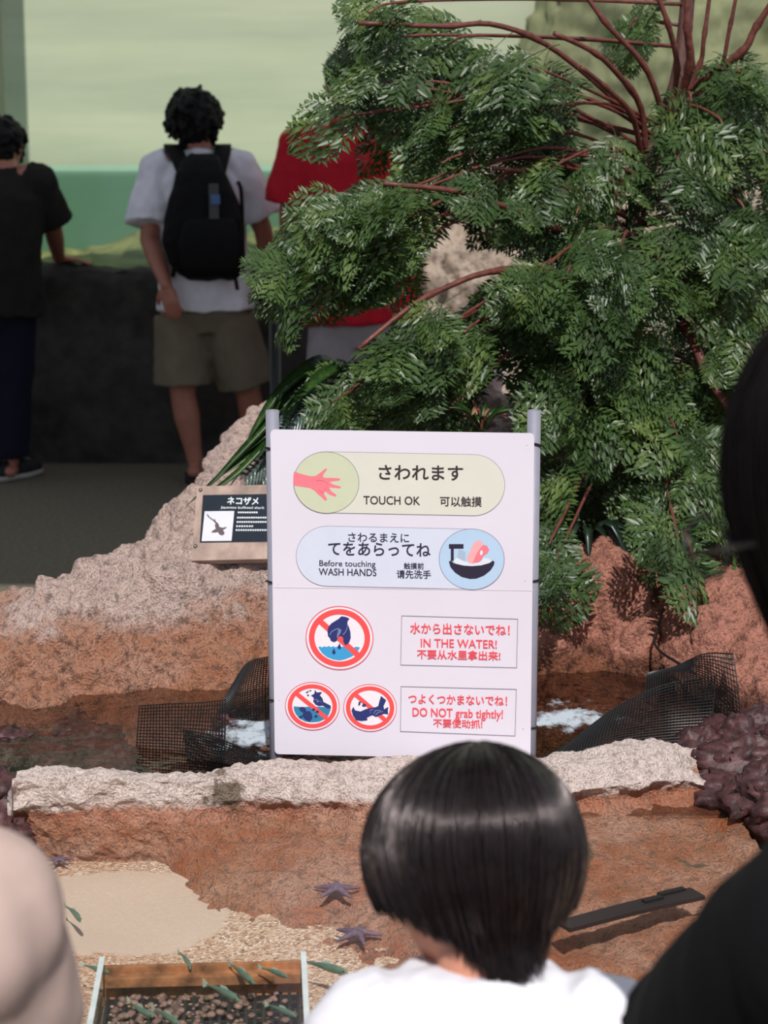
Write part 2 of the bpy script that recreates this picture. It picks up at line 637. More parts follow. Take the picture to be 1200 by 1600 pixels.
for a, b_, c_, d_, e_, g_ in zip(tx, ty, mx_, my_, fx, fy):
    t = onz(a, b_, 0.585 if a < 1030 else (0.57 if a < 1050 else 0.525))
    m_ = onz(c_, d_, 0.505)
    if m_.y > t.y - 0.012:
        m_ = at(c_, d_, t.y - 0.012)
    f_ = onz(e_, g_, 0.425)
    rows[0].append(V((t.x, t.y + 0.17, 0.33)))
    rows[1].append(V((t.x, t.y + 0.085, 0.55)))
    rows[2].append(t)
    rows[3].append(m_ * 0.5 + t * 0.5 + V((0, -0.012, 0.004)))
    rows[4].append(m_)
    rows[5].append(f_)
rim_lo = [r * 0.5 + s_ * 0.5 + V((0, 0, 0.004)) for r, s_ in zip(rows[4], rows[5])]
rows.insert(5, rim_lo)
rows.append([p + V((0, -0.03, -0.03)) for p in rows[6]])
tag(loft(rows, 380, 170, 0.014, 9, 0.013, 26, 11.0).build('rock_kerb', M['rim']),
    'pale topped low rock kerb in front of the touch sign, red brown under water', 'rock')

# sand of the near pool
m, nt, b = new_mat('coarse coral sand')
vec = coords(nt)
g1 = nd(nt, 'ShaderNodeTexVoronoi')
g1.inputs['Scale'].default_value = 260
nt.links.new(vec, g1.inputs['Vector'])
sx = nd(nt, 'ShaderNodeSeparateColor')
nt.links.new(g1.outputs['Color'], sx.inputs[0])
col = ramp(nt, sx.outputs[0], [(0.0, rgb(150, 112, 88)), (0.4, rgb(198, 160, 134)), (0.8, rgb(214, 184, 160)), (1.0, rgb(236, 218, 204))])
big = noise_tex(nt, vec, 6, 4)
col = mixc(nt, ramp(nt, big, [(0.5, (0, 0, 0, 1)), (0.75, (0.6, 0.6, 0.6, 1))]), col, rgb(182, 128, 96))
# water surface reflection painted into the sand as a pale smooth patch
sp = nd(nt, 'ShaderNodeSeparateXYZ')
nt.links.new(vec, sp.inputs[0])
pc = onz(190, 1425, 0.44)
dx = math_n(nt, 'MULTIPLY', math_n(nt, 'SUBTRACT', sp.outputs[0], pc.x), 1 / 0.16)
dy = math_n(nt, 'MULTIPLY', math_n(nt, 'SUBTRACT', sp.outputs[1], pc.y), 1 / 0.15)
rr = math_n(nt, 'ADD', math_n(nt, 'POWER', math_n(nt, 'ABSOLUTE', dx), 2.5), math_n(nt, 'POWER', math_n(nt, 'ABSOLUTE', dy), 2.5))
rr = math_n(nt, 'ADD', rr, math_n(nt, 'MULTIPLY', math_n(nt, 'SUBTRACT', noise_tex(nt, vec, 25, 4), 0.5), 0.9))
painted_refl = math_n(nt, 'MULTIPLY', math_n(nt, 'SUBTRACT', 1.05, rr), 6.0, clamp=True)
col = mixc(nt, math_n(nt, 'MULTIPLY', painted_refl, 0.9), col, rgb(196, 172, 156))
nt.links.new(col, b.inputs['Base Color'])
b.inputs['Roughness'].default_value = 0.85
bs = nd(nt, 'ShaderNodeBump')
bs.inputs['Distance'].default_value = 0.004
nt.links.new(math_n(nt, 'MULTIPLY', math_n(nt, 'SUBTRACT', 1, painted_refl), 0.8), bs.inputs['Strength'])
nt.links.new(g1.outputs['Distance'], bs.inputs['Height'])
nt.links.new(bs.outputs[0], b.inputs['Normal'])
M['sand'] = m
sg = quad_grid(-1.5, 1.5, 2.06, 3.2, 0.44, 60, 40)
for p in sg.v:
    p.z += 0.008 * fbm(p, 5) - (0.10 if p.y > 3.02 else 0)
tag(sg.build('pool_sand', M['sand']), 'pinkish coarse sand on the floor of the near pool', 'sand', kind='stuff')
# near coping of the pool (below the frame)
xs = (-1.7, -1.0, -0.4, 0.2, 0.8, 1.4, 1.9)
rows = [[V((x, 1.80, 0.0)) for x in xs], [V((x, 1.79, 0.4)) for x in xs], [V((x, 1.84, 0.56)) for x in xs],
        [V((x, 1.96, 0.55)) for x in xs], [V((x, 2.02, 0.42)) for x in xs]]
struct(loft(rows, 120, 40, 0.015, 6, 0.008, 25, 17).build('wall_pool_front', M['rim']))

M['water'] = clear_mat('clear pool water', (0.95, 0.97, 0.95, 1), 0.45, None, 0, 0.02, 0.15, 14, 0.02)
struct(quad_grid(-1.5, 1.6, 1.99, 3.0, WZ - 0.002).build('near_pool_water', M['water'], smooth=False))
M['water2'] = clear_mat('rippled channel water', (0.62, 0.56, 0.52, 1), 1.0, None, 0, 0.03, 0.5, 14, 0.04)
nt = M['water2'].node_tree
bp = [n for n in nt.nodes if n.type == 'BUMP'][0]
vec = coords(nt)
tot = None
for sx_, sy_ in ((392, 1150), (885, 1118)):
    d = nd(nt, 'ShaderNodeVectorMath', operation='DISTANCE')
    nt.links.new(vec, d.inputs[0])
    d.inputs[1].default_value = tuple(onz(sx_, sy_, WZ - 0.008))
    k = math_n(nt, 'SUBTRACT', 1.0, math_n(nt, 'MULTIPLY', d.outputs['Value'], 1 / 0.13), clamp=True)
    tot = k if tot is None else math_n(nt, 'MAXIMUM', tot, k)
nt.links.new(math_n(nt, 'ADD', 0.22, math_n(nt, 'MULTIPLY', tot, 1.6), clamp=True), bp.inputs['Strength'])
# sky reflections painted as pale patches on either side of the sign
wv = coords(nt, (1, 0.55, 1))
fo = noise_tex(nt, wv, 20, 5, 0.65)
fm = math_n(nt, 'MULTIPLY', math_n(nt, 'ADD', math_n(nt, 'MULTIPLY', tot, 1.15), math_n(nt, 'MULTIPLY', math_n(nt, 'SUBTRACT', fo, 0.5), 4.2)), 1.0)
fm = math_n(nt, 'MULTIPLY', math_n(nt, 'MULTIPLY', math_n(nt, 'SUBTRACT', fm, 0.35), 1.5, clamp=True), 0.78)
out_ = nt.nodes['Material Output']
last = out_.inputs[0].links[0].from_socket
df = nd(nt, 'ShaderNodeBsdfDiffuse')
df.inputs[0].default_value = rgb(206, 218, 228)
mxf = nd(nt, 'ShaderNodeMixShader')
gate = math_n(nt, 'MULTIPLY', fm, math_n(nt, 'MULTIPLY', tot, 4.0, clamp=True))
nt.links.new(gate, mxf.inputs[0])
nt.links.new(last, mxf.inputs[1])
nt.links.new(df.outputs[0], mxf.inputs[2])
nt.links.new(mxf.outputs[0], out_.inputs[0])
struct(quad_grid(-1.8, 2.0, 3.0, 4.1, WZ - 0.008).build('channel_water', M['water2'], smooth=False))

# ------------------------------------------------------------------ the touch sign
M['board'] = plain('white laminated board', rgb(226, 221, 232), 0.45, var=0.02, vscale=6)
M['pipe'] = plain('grey plastic pipe', rgb(138, 138, 150), 0.45, var=0.06)
M['pipein'] = plain('dark pipe bore', rgb(50, 50, 58), 0.8)
M['tie'] = plain('black plastic', rgb(14, 14, 15), 0.4)
M['ink'] = plain('dark brown ink', rgb(52, 40, 46), 0.6, var=0.02)
M['ink2'] = plain('navy ink', rgb(42, 42, 66), 0.6, var=0.02)
M['redink'] = plain('coral red ink', rgb(240, 78, 92), 0.6, var=0.02)
M['ringred'] = plain('red print', rgb(244, 84, 84), 0.5, var=0.02)
M['ringline'] = plain('thin red outline print', rgb(232, 104, 124), 0.5, var=0.02)
M['white'] = plain('white print', rgb(240, 234, 240), 0.5, var=0.01)
M['navy'] = plain('navy print', rgb(40, 50, 112), 0.5, var=0.02)
M['navyline'] = plain('pale line print', rgb(150, 160, 205), 0.5, var=0.02)
M['waterblue'] = plain('light blue print', rgb(62, 160, 214), 0.5, var=0.02)
M['teal'] = plain('teal blue print', rgb(52, 132, 170), 0.5, var=0.02)
M['greencap'] = plain('pale green print', rgb(220, 220, 206), 0.5, var=0.02)
M['greencirc'] = plain('soft green print', rgb(206, 212, 182), 0.5, var=0.02)
M['bluecap'] = plain('pale blue print', rgb(214, 220, 236), 0.5, var=0.02)
M['bluecirc'] = plain('soft blue print', rgb(184, 210, 236), 0.5, var=0.02)
M['line'] = plain('thin grey outline print', rgb(130, 120, 136), 0.5, var=0.02)
M['handpink'] = plain('pink print', rgb(240, 128, 140), 0.5, var=0.02)
M['handpink2'] = plain('light pink print', rgb(246, 176, 176), 0.5, var=0.02)
M['handline'] = plain('deep pink print', rgb(222, 96, 116), 0.5, var=0.02)
M['basin'] = plain('black navy print', rgb(42, 36, 58), 0.5, var=0.02)
M['foam'] = plain('white foam print', rgb(226, 232, 240), 0.5, var=0.02)
M['greyblue'] = plain('grey blue print', rgb(170, 190, 212), 0.5, var=0.02)

BTL, BTR, BBR, BBL = at(423, 671, 3.145), at(835, 677, 3.095), at(829, 1186, 3.095), at(430, 1177, 3.145)
BX = ((BTR - BTL) + (BBR - BBL)).normalized()
BN = BX.cross(((BTL - BBL) + (BTR - BBR))).normalized()      # BX x up : points to ... away or toward the viewer
if BN.y > 0:
    BN = -BN
BZ = BN.cross(BX).normalized()
if BZ.z < 0:
    BZ = -BZ
BC = (BTL + BTR + BBR + BBL) / 4


def onboard(px, py, lay=0):
    d = ray(px, py)
    o = BC + BN * (0.0045 + 0.00022 * lay)
    t = (o - CAM).dot(BN) / d.dot(BN)
    return CAM + d * t


def uv(p):
    return V(((p - BC).dot(BX), (p - BC).dot(BZ)))


sign = empty('sign_stand', (BC.x, BC.y, 0.33), 'white touch pool sign with pictograms, lashed between two grey pipes', 'sign')


def flat_poly(pts3, name, mat, parent, n=None):
    mb = MB()
    mb.add(pts3, [tuple(range(len(pts3)))])
    o = mb.build(name, mat, parent, smooth=False)
    nn = o.data.polygons[0].normal
    if nn.dot(n or BN) < 0:
        o.data.flip_normals()
    return o


def sheet_px(pts, lay, name, mat, parent=None):
    return flat_poly([onboard(x, y, lay) for x, y in pts], name, mat, parent or sign)


def ell_px(cx, cy, rx, ry, n=64):
    # printed circle: slightly sheared by the board's own slope
    return [(cx + rx * math.cos(2 * math.pi * i / n), cy + ry * math.sin(2 * math.pi * i / n) + 0.012 * rx * math.cos(2 * math.pi * i / n)) for i in range(n)]


def ring_px(outer, inner, lay, name, mat, parent=None):
    a = [onboard(x, y, lay) for x, y in outer]
    b = [onboard(x, y, lay) for x, y in inner]
    n = len(a)
    mb = MB()
    mb.add(a + b, [(i, (i + 1) % n, n + (i + 1) % n, n + i) for i in range(n)])
    o = mb.build(name, mat, parent or sign, smooth=False)
    if o.data.polygons[0].normal.dot(BN) < 0:
        o.data.flip_normals()
    return o


def text_mesh(body, bold):
    cu = bpy.data.curves.new('txt', 'FONT')
    cu.body = body
    cu.resolution_u = 3
    o = bpy.data.objects.new('txt', cu)
    COL.objects.link(o)
    dg = bpy.context.evaluated_depsgraph_get()
    me = bpy.data.meshes.new_from_object(o.evaluated_get(dg))
    bpy.data.objects.remove(o)
    bpy.data.curves.remove(cu)
    return me


def text_fit(body, c, ex, ez, w, h, nrm, mat, parent, name='lettering', bold=0.012):
    """lettering filling a w x h box on a flat face"""
    me = text_mesh(body, bold)
    xs = [v.co.x for v in me.vertices]
    ys = [v.co.y for v in me.vertices]
    x0, x1, y0, y1 = min(xs), max(xs), min(ys), max(ys)
    off = WLOC[parent.name]
    for v in me.vertices:
        u = ((v.co.x - x0) / (x1 - x0) - 0.5) * w
        k = ((v.co.y - y0) / (y1 - y0) - 0.5) * h
        v.co = c + ex * u + ez * k - off
    me.update()
    if len(me.polygons) and me.polygons[0].normal.dot(nrm) < 0:
        me.flip_normals()
    # heavier strokes: the same outline laid down again around itself
    vs = [v.co.copy() for v in me.vertices]
    fs = [tuple(q.vertices) for q in me.polygons]
    st = bold * 0.85 * h
    nv, nf = [], []
    for k in range(9):
        dx, dz = ((0, 0) if k == 8 else (math.cos(k * math.pi / 4) * st, math.sin(k * math.pi / 4) * st))
        o_ = len(nv)
        nv += [tuple(q + ex * dx + ez * dz + nrm * (k * 2e-6)) for q in vs]
        nf += [tuple(i + o_ for i in q) for q in fs]
    bpy.data.meshes.remove(me)
    me = bpy.data.meshes.new(name)
    me.from_pydata(nv, [], nf)
    me.update()
    return link(name, me, mat, parent, off)


def text_px(body, x0, x1, y0, y1, mat, lay=4, bold=0.012):
    c = onboard((x0 + x1) / 2, (y0 + y1) / 2, lay)
    s = 0.016 * (x1 - x0) / 2
    w = (onboard(x1, (y0 + y1) / 2 + s, lay) - onboard(x0, (y0 + y1) / 2 - s, lay)).length
    h = (onboard((x0 + x1) / 2, y0, lay) - onboard((x0 + x1) / 2, y1, lay)).length
    return text_fit(body, c, BX, BZ, w, h, BN, mat, sign, bold=bold)


# board with rounded corners
def board_mesh():
    us = [uv(p) for p in (BTL, BTR, BBR, BBL)]
    pts = []
    r = 0.008
    n = len(us)
    for i in range(n):
        p, a, b = us[i], us[i - 1], us[(i + 1) % n]
        da, db = (a - p).normalized(), (b - p).normalized()
        for k in range(7):
            t = k / 6
            q0, q1 = p + da * r, p + db * r
            pts.append(q0 * (1 - t) ** 2 + p * 2 * t * (1 - t) + q1 * t * t)
    mb = MB()
    f = [BC + BX * p.x + BZ * p.y + BN * 0.004 for p in pts]
    k = [BC + BX * p.x + BZ * p.y - BN * 0.002 for p in pts]
    return mb.rings([k, f])


board_mesh().build('board', M['board'], sign, smooth=False)
M['sheet'] = plain('laminate edge', rgb(226, 220, 228), 0.3, var=0.01)
sheet_px([(428, 917.0), (833, 922.0), (833, 923.2), (428, 918.2)], 0.5, 'sheet_seam', M['sheet'])
pipes = []
for (tx_, ty_, side) in ((426, 640, -1), (834, 640, 1)):
    yb = 3.145 if side < 0 else 3.095
    d0 = BX * (0.0085 * (-1 if side < 0 else 1) * 0)
    r = 0.0108
    ctr = at(425.5 if side < 0 else 834.5, 641, yb + 0.014)
    ctrb = at(431.5 if side < 0 else 827.5, 1178, yb + 0.014)
    top, low = ctr, ctr + (ctrb - ctr) * 1.45
    mb = MB()
    ax = (top - low).normalized()
    u = ax.orthogonal().normalized()
    w = ax.cross(u)
    def ring(c, rr):
        return [c + (u * math.cos(2 * math.pi * i / 24) + w * math.sin(2 * math.pi * i / 24)) * rr for i in range(24)]
    mb.rings([ring(low, r), ring(top, r), ring(top, r * 0.68), ring(top - ax * 0.06, r * 0.66)], cap=True)
    pp = mb.build('pipe_post', M['pipe'], sign)
    pp.data.shade_smooth()
    for py in ((700, 910, 1090) if side < 0 else (694, 905, 1135)):
        c = at(425 + (py - 640) * 0.011 if side < 0 else 834.5 - (py - 640) * 0.0135, py, yb + 0.014)
        t = MB()
        tilt = random.uniform(-0.25, 0.25)
        ring2 = []
        for i in range(17):
            a = 2 * math.pi * i / 16
            ring2.append(c + (u * math.cos(a) + w * math.sin(a)) * (r + 0.0016) + ax * (tilt * 0.02 * math.cos(a)))
        t.tube(ring2, 0.0016, 6)
        t.tube([c - BN * -0.012 + BX * (0.004 * -side), c + BN * 0.017 + BX * (-0.011 * side) + BZ * 0.001], 0.0017, 6)
        t.build('cable_tie', M['tie'], sign)

# green panel
def capsule(cl, cr, ry_, n=20):
    (xl, yl, rl), (xr, yr, rr_) = cl, cr
    pts = []
    for i in range(n + 1):
        a = math.pi / 2 + math.pi * i / n
        pts.append((xl + rl * math.cos(a), yl - ry_ * math.sin(a) * 1.0))
    for i in range(n + 1):
        a = -math.pi / 2 + math.pi * i / n
        pts.append((xr + rr_ * math.cos(a), yr - ry_ * math.sin(a)))
    return pts


g1_, g2_ = (509, 753.5, 50), (740, 758, 49)
sheet_px(capsule(g1_, g2_, 48.0), 1, 'panel_outline', M['line'])
sheet_px(capsule((509, 753.5, 49.4), (740, 758, 48.4), 47.4), 1.6, 'panel', M['greencap'])
sheet_px(ell_px(509.8, 754, 51.5, 48.3), 2.2, 'picture_outline', M['line'])
sheet_px(ell_px(509.8, 754, 50.7, 47.5), 2.8, 'picture_disc', M['greencirc'])
Z3 = lambda pts: [(450 + x / 3.4286, 690 + y / 3.4286) for x, y in pts]
sheet_px(Z3([(33, 160), (60, 170), (105, 182), (130, 186), (150, 183), (175, 165), (195, 148), (207, 143), (209, 150), (192, 172),
             (186, 188), (196, 194), (230, 194), (272, 196), (280, 201), (276, 208), (240, 213), (222, 216), (240, 229), (278, 239),
             (284, 245), (279, 251), (240, 248), (220, 244), (232, 266), (258, 284), (259, 292), (250, 295), (222, 284), (198, 266),
             (192, 280), (208, 305), (207, 315), (198, 317), (178, 296), (160, 282), (140, 262), (120, 250), (80, 243), (31, 236),
             (28, 215), (29, 185)]), 3.4, 'hand_picture', M['handpink'])
for pts in ([(150, 208), (175, 205), (200, 214), (212, 224)], [(212, 224), (208, 245), (196, 262)], [(165, 258), (180, 268), (192, 276)]):
    a = Z3(pts)
    b = [(x + 0.2, y + 0.9) for x, y in a]
    sheet_px(a + b[::-1], 4, 'hand_crease', M['handline'])
text_px('さわれます', 592, 723, 727.5, 750, M['ink'], bold=0.022)
text_px('TOUCH OK', 568, 656, 775.5, 788.5, M['ink'], bold=0.016)
text_px('可以触摸', 687.5, 752.5, 776, 791.5, M['ink'], bold=0.018)
# blue panel
sheet_px(capsule((512, 869, 49.5), (737, 873.7, 50), 47.2), 1, 'panel_outline', M['line'])
sheet_px(capsule((512, 869, 48.9), (737, 873.7, 49.4), 46.6), 1.6, 'panel', M['bluecap'])
sheet_px(ell_px(737, 874, 51.3, 47.8), 2.2, 'picture_outline', M['line'])
sheet_px(ell_px(737, 874, 50.5, 47.0), 2.8, 'picture_disc', M['bluecirc'])
sheet_px(Z3([(862, 549), (940, 549), (940, 574), (888, 574), (888, 640), (872, 640), (872, 574), (862, 574)]), 3.4, 'tap_picture', M['basin'])
sheet_px(Z3([(914, 575), (950, 590), (950, 650), (912, 650), (908, 612)]), 3.2, 'tap_water_picture', M['greyblue'])
sheet_px(Z3([(885, 640), (905, 622), (940, 640), (985, 652), (1030, 645), (1045, 622), (1075, 628), (1092, 642), (1060, 664), (985, 668), (910, 662)]), 3.6, 'foam_picture', M['foam'])
sheet_px(Z3([(862, 642), (872, 638), (890, 652), (940, 664), (985, 667), (1035, 663), (1080, 650), (1096, 638), (1106, 642), (1104, 660),
             (1085, 690), (1050, 718), (1010, 734), (975, 736), (930, 725), (895, 702), (870, 672)]), 4.0, 'basin_picture', M['basin'])
sheet_px(Z3([(958, 622), (975, 590), (985, 560), (1008, 532), (1030, 528), (1042, 545), (1036, 575), (1012, 640), (992, 655), (968, 650)]), 4.2, 'hand_picture', M['handpink2'])
sheet_px(Z3([(1010, 600), (1030, 570), (1046, 553), (1066, 558), (1078, 580), (1068, 598), (1046, 612), (1040, 632), (1016, 648), (990, 650)]), 4.5, 'hand_picture', M['handpink'])
sheet_px(Z3([(1030, 586), (1040, 582), (1044, 594), (1038, 610), (1028, 604)]), 4.9, 'foam_picture', M['foam'])
text_px('さわるまえに', 544, 639, 833, 847, M['ink2'], bold=0.014)
text_px('てをあらってね', 513, 672, 848, 868.5, M['ink2'], bold=0.02)
text_px('Before touching', 499, 586.5, 876, 888, M['ink2'], bold=0.01)
text_px('WASH HANDS', 498, 588, 888.5, 899.5, M['ink2'], bold=0.016)
text_px('触摸前', 631, 662, 879.5, 889.5, M['ink2'], bold=0.02)
text_px('请先洗手', 620, 673, 891, 904, M['ink2'], bold=0.02)


# prohibition rings
def no_ring(cx, cy, rx, ry):
    s = rx / 53.0
    ring_px(ell_px(cx, cy, rx, ry), ell_px(cx, cy, rx - 1.5 * s, ry - 1.5 * s), 3, 'ring_outline', M['ringline'])
    sheet_px(ell_px(cx, cy, rx - 1.6 * s, ry - 1.6 * s), 1, 'picture_disc', M['white'])
    ring_px(ell_px(cx, cy, rx * 0.905, ry * 0.905), ell_px(cx, cy, rx * 0.74, ry * 0.735), 3, 'prohibition_ring', M['ringred'])


def slash(a, b, w):
    ax_, ay_ = a
    bx_, by_ = b
    dx_, dy_ = bx_ - ax_, by_ - ay_
    l = math.hypot(dx_, dy_)
    ox, oy = -dy_ / l * w, dx_ / l * w
    sheet_px([(ax_ + ox, ay_ + oy), (bx_ + ox, by_ + oy), (bx_ - ox, by_ - oy), (ax_ - ox, ay_ - oy)], 2.6, 'prohibition_bar', M['ringred'])


Z4 = lambda pts: [(440 + x / 6.0, 930 + y / 6.0) for x, y in pts]
no_ring(530.5, 996.8, 53, 50)
no_ring(488, 1103.3, 42.6, 37.8)
no_ring(578.2, 1106.0, 41.8, 37.2)
# hand lifting a creature out of the water
sheet_px(Z4([(345, 486), (362, 480), (380, 490), (400, 478), (420, 486), (440, 476), (462, 486), (485, 478), (505, 488), (530, 478), (556, 488),
             (580, 480), (600, 490), (640, 482), (670, 494), (700, 482), (735, 490), (715, 525), (690, 555), (650, 580), (600, 600), (543, 612), (480, 602),
             (425, 580), (385, 548), (360, 515)]), 2, 'water_picture', M['waterblue'])
slash(Z4([(350, 235)])[0], Z4([(715, 562)])[0], 4.4)
sheet_px(Z4([(560, 198), (600, 203), (637, 220), (620, 240), (616, 268), (632, 300), (645, 345), (648, 400), (635, 440), (612, 465), (592, 465),
             (580, 440), (574, 405), (560, 385), (540, 392), (525, 405), (516, 430), (490, 440), (462, 428), (452, 400), (436, 385), (430, 340),
             (438, 300), (465, 265), (505, 240), (535, 222)]), 3.4, 'hand_picture', M['navy'])
for pts in ([(452, 372), (462, 345), (490, 325), (530, 308), (556, 322), (552, 345), (520, 370), (520, 400)], [(618, 270), (612, 310), (596, 345), (572, 370)]):
    a = Z4(pts)
    sheet_px(a + [(x + 0.5, y + 0.7) for x, y in a][::-1], 4, 'hand_outline', M['navyline'])
sheet_px(ell_px(*Z4([(553, 412)])[0], 4.3, 4.6, 20), 4.2, 'creature_picture', M['ringred'])
for cx_, cy_ in ((542, 480), (490, 528)):
    sheet_px(Z4([(cx_, cy_ - 32), (cx_ + 10, cy_ - 8), (cx_ + 17, cy_ + 8), (cx_ + 10, cy_ + 22), (cx_, cy_ + 26), (cx_ - 10, cy_ + 22), (cx_ - 17, cy_ + 8), (cx_ - 10, cy_ - 8)]), 4.4, 'drop_picture', M['navy'])
# hand throwing a starfish
sheet_px(Z4([(114, 1042), (200, 1048), (300, 1044), (400, 1048), (462, 1052), (458, 1080), (440, 1125), (405, 1162), (350, 1186), (288, 1192), (220, 1184), (165, 1155), (130, 1110), (116, 1075)]), 2, 'water_picture', M['teal'])
slash(Z4([(142, 925)])[0], Z4([(425, 1155)])[0], 3.4)
sheet_px(Z4([(312, 888), (330, 912), (380, 908), (358, 938), (382, 965), (392, 1000), (420, 1015), (460, 1035), (462, 1060), (430, 1060), (385, 1035),
             (350, 1040), (318, 1025), (296, 995), (302, 962), (276, 940), (306, 925)]), 3.4, 'hand_picture', M['navy'])
for pts in ([(300, 980), (330, 975), (345, 990), (330, 1005)], [(345, 990), (372, 996), (380, 1015)]):
    a = Z4(pts)
    sheet_px(a + [(x + 0.4, y + 0.6) for x, y in a][::-1], 4, 'hand_outline', M['navyline'])
for pts in ([(225, 912), (248, 898), (256, 904), (238, 918)], [(256, 892), (278, 890), (280, 898), (262, 900)], [(238, 935), (255, 928), (256, 942), (246, 948)]):
    sheet_px(Z4(pts), 4.4, 'drop_picture', M['navy'])
sheet_px(Z4([(160, 1062), (195, 1045), (225, 1062), (232, 1088), (262, 1085), (282, 1110), (290, 1150), (262, 1190), (225, 1170), (190, 1130), (205, 1105), (180, 1088)]), 3.4, 'creature_picture', M['navy'])
for cx_, cy_ in ((300, 1072), (322, 1135), (180, 1142), (335, 1092)):
    sheet_px(Z4([(cx_ - 14, cy_ - 8), (cx_ + 8, cy_ - 12), (cx_ + 18, cy_ + 4), (cx_ + 2, cy_ + 14), (cx_ - 16, cy_ + 8)]), 3.5, 'creature_picture', M['navy'])
# hand squeezing a fish
slash(Z4([(695, 935)])[0], Z4([(970, 1170)])[0], 3.4)
sheet_px(Z4([(932, 945), (980, 985), (955, 1040), (962, 1070), (1000, 1046), (996, 1090), (1000, 1118), (960, 1112), (920, 1128), (885, 1142), (850, 1125),
             (800, 1148), (805, 1172), (750, 1180), (700, 1172), (670, 1130), (655, 1080), (672, 1046), (690, 1080), (740, 1090), (790, 1068), (830, 1058),
             (880, 1050), (905, 1040), (918, 990)]), 3.4, 'hand_picture', M['navy'])
for pts in ([(832, 1105), (828, 1075), (860, 1070)], [(862, 1108), (880, 1078), (930, 1078)], [(880, 1120), (905, 1095), (950, 1088)]):
    a = Z4(pts)
    sheet_px(a + [(x + 0.5, y + 0.7) for x, y in a][::-1], 4, 'hand_outline', M['navyline'])
for pts in ([(718, 1035), (722, 1000), (745, 996), (735, 1030)], [(752, 1040), (765, 1012), (798, 1030), (780, 1046)]):
    sheet_px(Z4(pts), 4.4, 'drop_picture', M['navy'])


def frame_px(cs, name='text_frame'):
    cx_ = sum(c[0] for c in cs) / 4
    cy_ = sum(c[1] for c in cs) / 4
    inn = [(x + (0.75 if x < cx_ else -0.75), y + (0.75 if y < cy_ else -0.75)) for x, y in cs]
    ring_px(cs, inn, 2, name, M['line'])


Z5 = lambda pts: [(610 + x / 5.217, 940 + y / 5.217) for x, y in pts]
frame_px(Z5([(90, 113), (1040, 140), (1031, 541), (82, 518)]))
text_px('水から出さないでね！', 641, 796, 974.5, 991.5, M['redink'], bold=0.016)
text_px('IN THE WATER!', 657.5, 776, 999, 1012, M['redink'], bold=0.014)
text_px('不要从水里拿出来!', 651.6, 781.5, 1016, 1030.5, M['redink'], bold=0.018)
frame_px(Z5([(85, 690), (1028, 713), (1018, 1097), (80, 1060)]))
text_px('つよくつかまないでね！', 638, 792, 1086, 1101, M['redink'], bold=0.016)
text_px('DO NOT grab tightly!', 644.5, 785.5, 1107.5, 1125, M['redink'], bold=0.012)
text_px('不要使动抓!', 677, 753.5, 1124, 1137, M['redink'], bold=0.016)

# ------------------------------------------------------------------ shark plaque on the left bank
PO = at(360, 822, 3.92)
PX = V((0.998, -0.06, 0)).normalized()
PZ = V((0.06, 0.62, 0.78)).normalized()
PN = PX.cross(PZ).normalized()
if PN.y > 0:
    PN = -PN
PZ = PN.cross(PX) if (PN.cross(PX)).z > 0 else PX.cross(PN)


def onplaque(px, py, lay=0):
    d = ray(px, py)
    o = PO + PN * (0.0005 * lay)
    return CAM + d * ((o - CAM).dot(PN) / d.dot(PN))


plq = empty('plaque', PO + V((0, 0, -0.1)), 'dark shark information plaque under clear acrylic, bolted to the left rock bank', 'sign')
M['plqacr'] = plain('stained acrylic plate', rgb(160, 138, 126), 0.2, var=0.35, vscale=22)
M['plqdark'] = plain('dark blue plaque print', rgb(24, 34, 46), 0.6, var=0.1, spec=0.15)
M['plqphoto'] = plain('pale photo backdrop', rgb(206, 206, 214), 0.3, var=0.05)
M['shark'] = plain('dark brown shark print', rgb(66, 38, 46), 0.4, var=0.3, vscale=90)
M['plqtext'] = plain('white plaque ink', rgb(214, 220, 226), 0.4, var=0.02)
M['steel'] = plain('stainless steel', rgb(176, 170, 160), 0.3, 0.9, var=0.1)


def pl(pts, lay, name, mat):
    return flat_poly([onplaque(x, y, lay) for x, y in pts], name, mat, plq, PN)


a = [onplaque(x, y, 0) for x, y in ((308, 760), (478, 756), (473, 872), (299, 876))]
mb = MB()
mb.rings([[p - PN * 0.018 for p in a], [p for p in a]])
mb.build('acrylic_plate', M['plqacr'], plq, smooth=False)
pl([(317, 773.5), (470, 771), (466, 846), (312, 848)], 1, 'printed_panel', M['plqdark'])
P3 = lambda pts: [(290 + x / 8.571, 740 + y / 8.571) for x, y in pts]
pl(P3([(255, 505), (652, 500), (615, 900), (215, 905)]), 2, 'photo', M['plqphoto'])
pl(P3([(282, 535), (300, 548), (320, 580), (385, 622), (392, 602), (405, 640), (440, 672), (455, 715), (500, 725), (548, 712), (545, 728),
       (500, 755), (522, 790), (512, 818), (480, 828), (452, 812), (430, 782), (395, 790), (340, 788), (362, 765), (405, 738), (392, 700), (400, 665), (370, 632),
       (315, 592), (292, 568)]), 3, 'shark_picture', M['shark'])


def pl_text(body, x0, x1, y0, y1, bold=0.01):
    p0, p1 = P3([(x0, y0), (x1, y1)])
    xc, yc = (p0[0] + p1[0]) / 2, (p0[1] + p1[1]) / 2
    c = onplaque(xc, yc, 3)
    w = (onplaque(p1[0], yc, 3) - onplaque(p0[0], yc, 3)).length
    h = (onplaque(xc, p0[1], 3) - onplaque(xc, p1[1], 3)).length
    text_fit(body, c, PX, PZ, w, h, PN, M['plqtext'], plq, bold=bold)


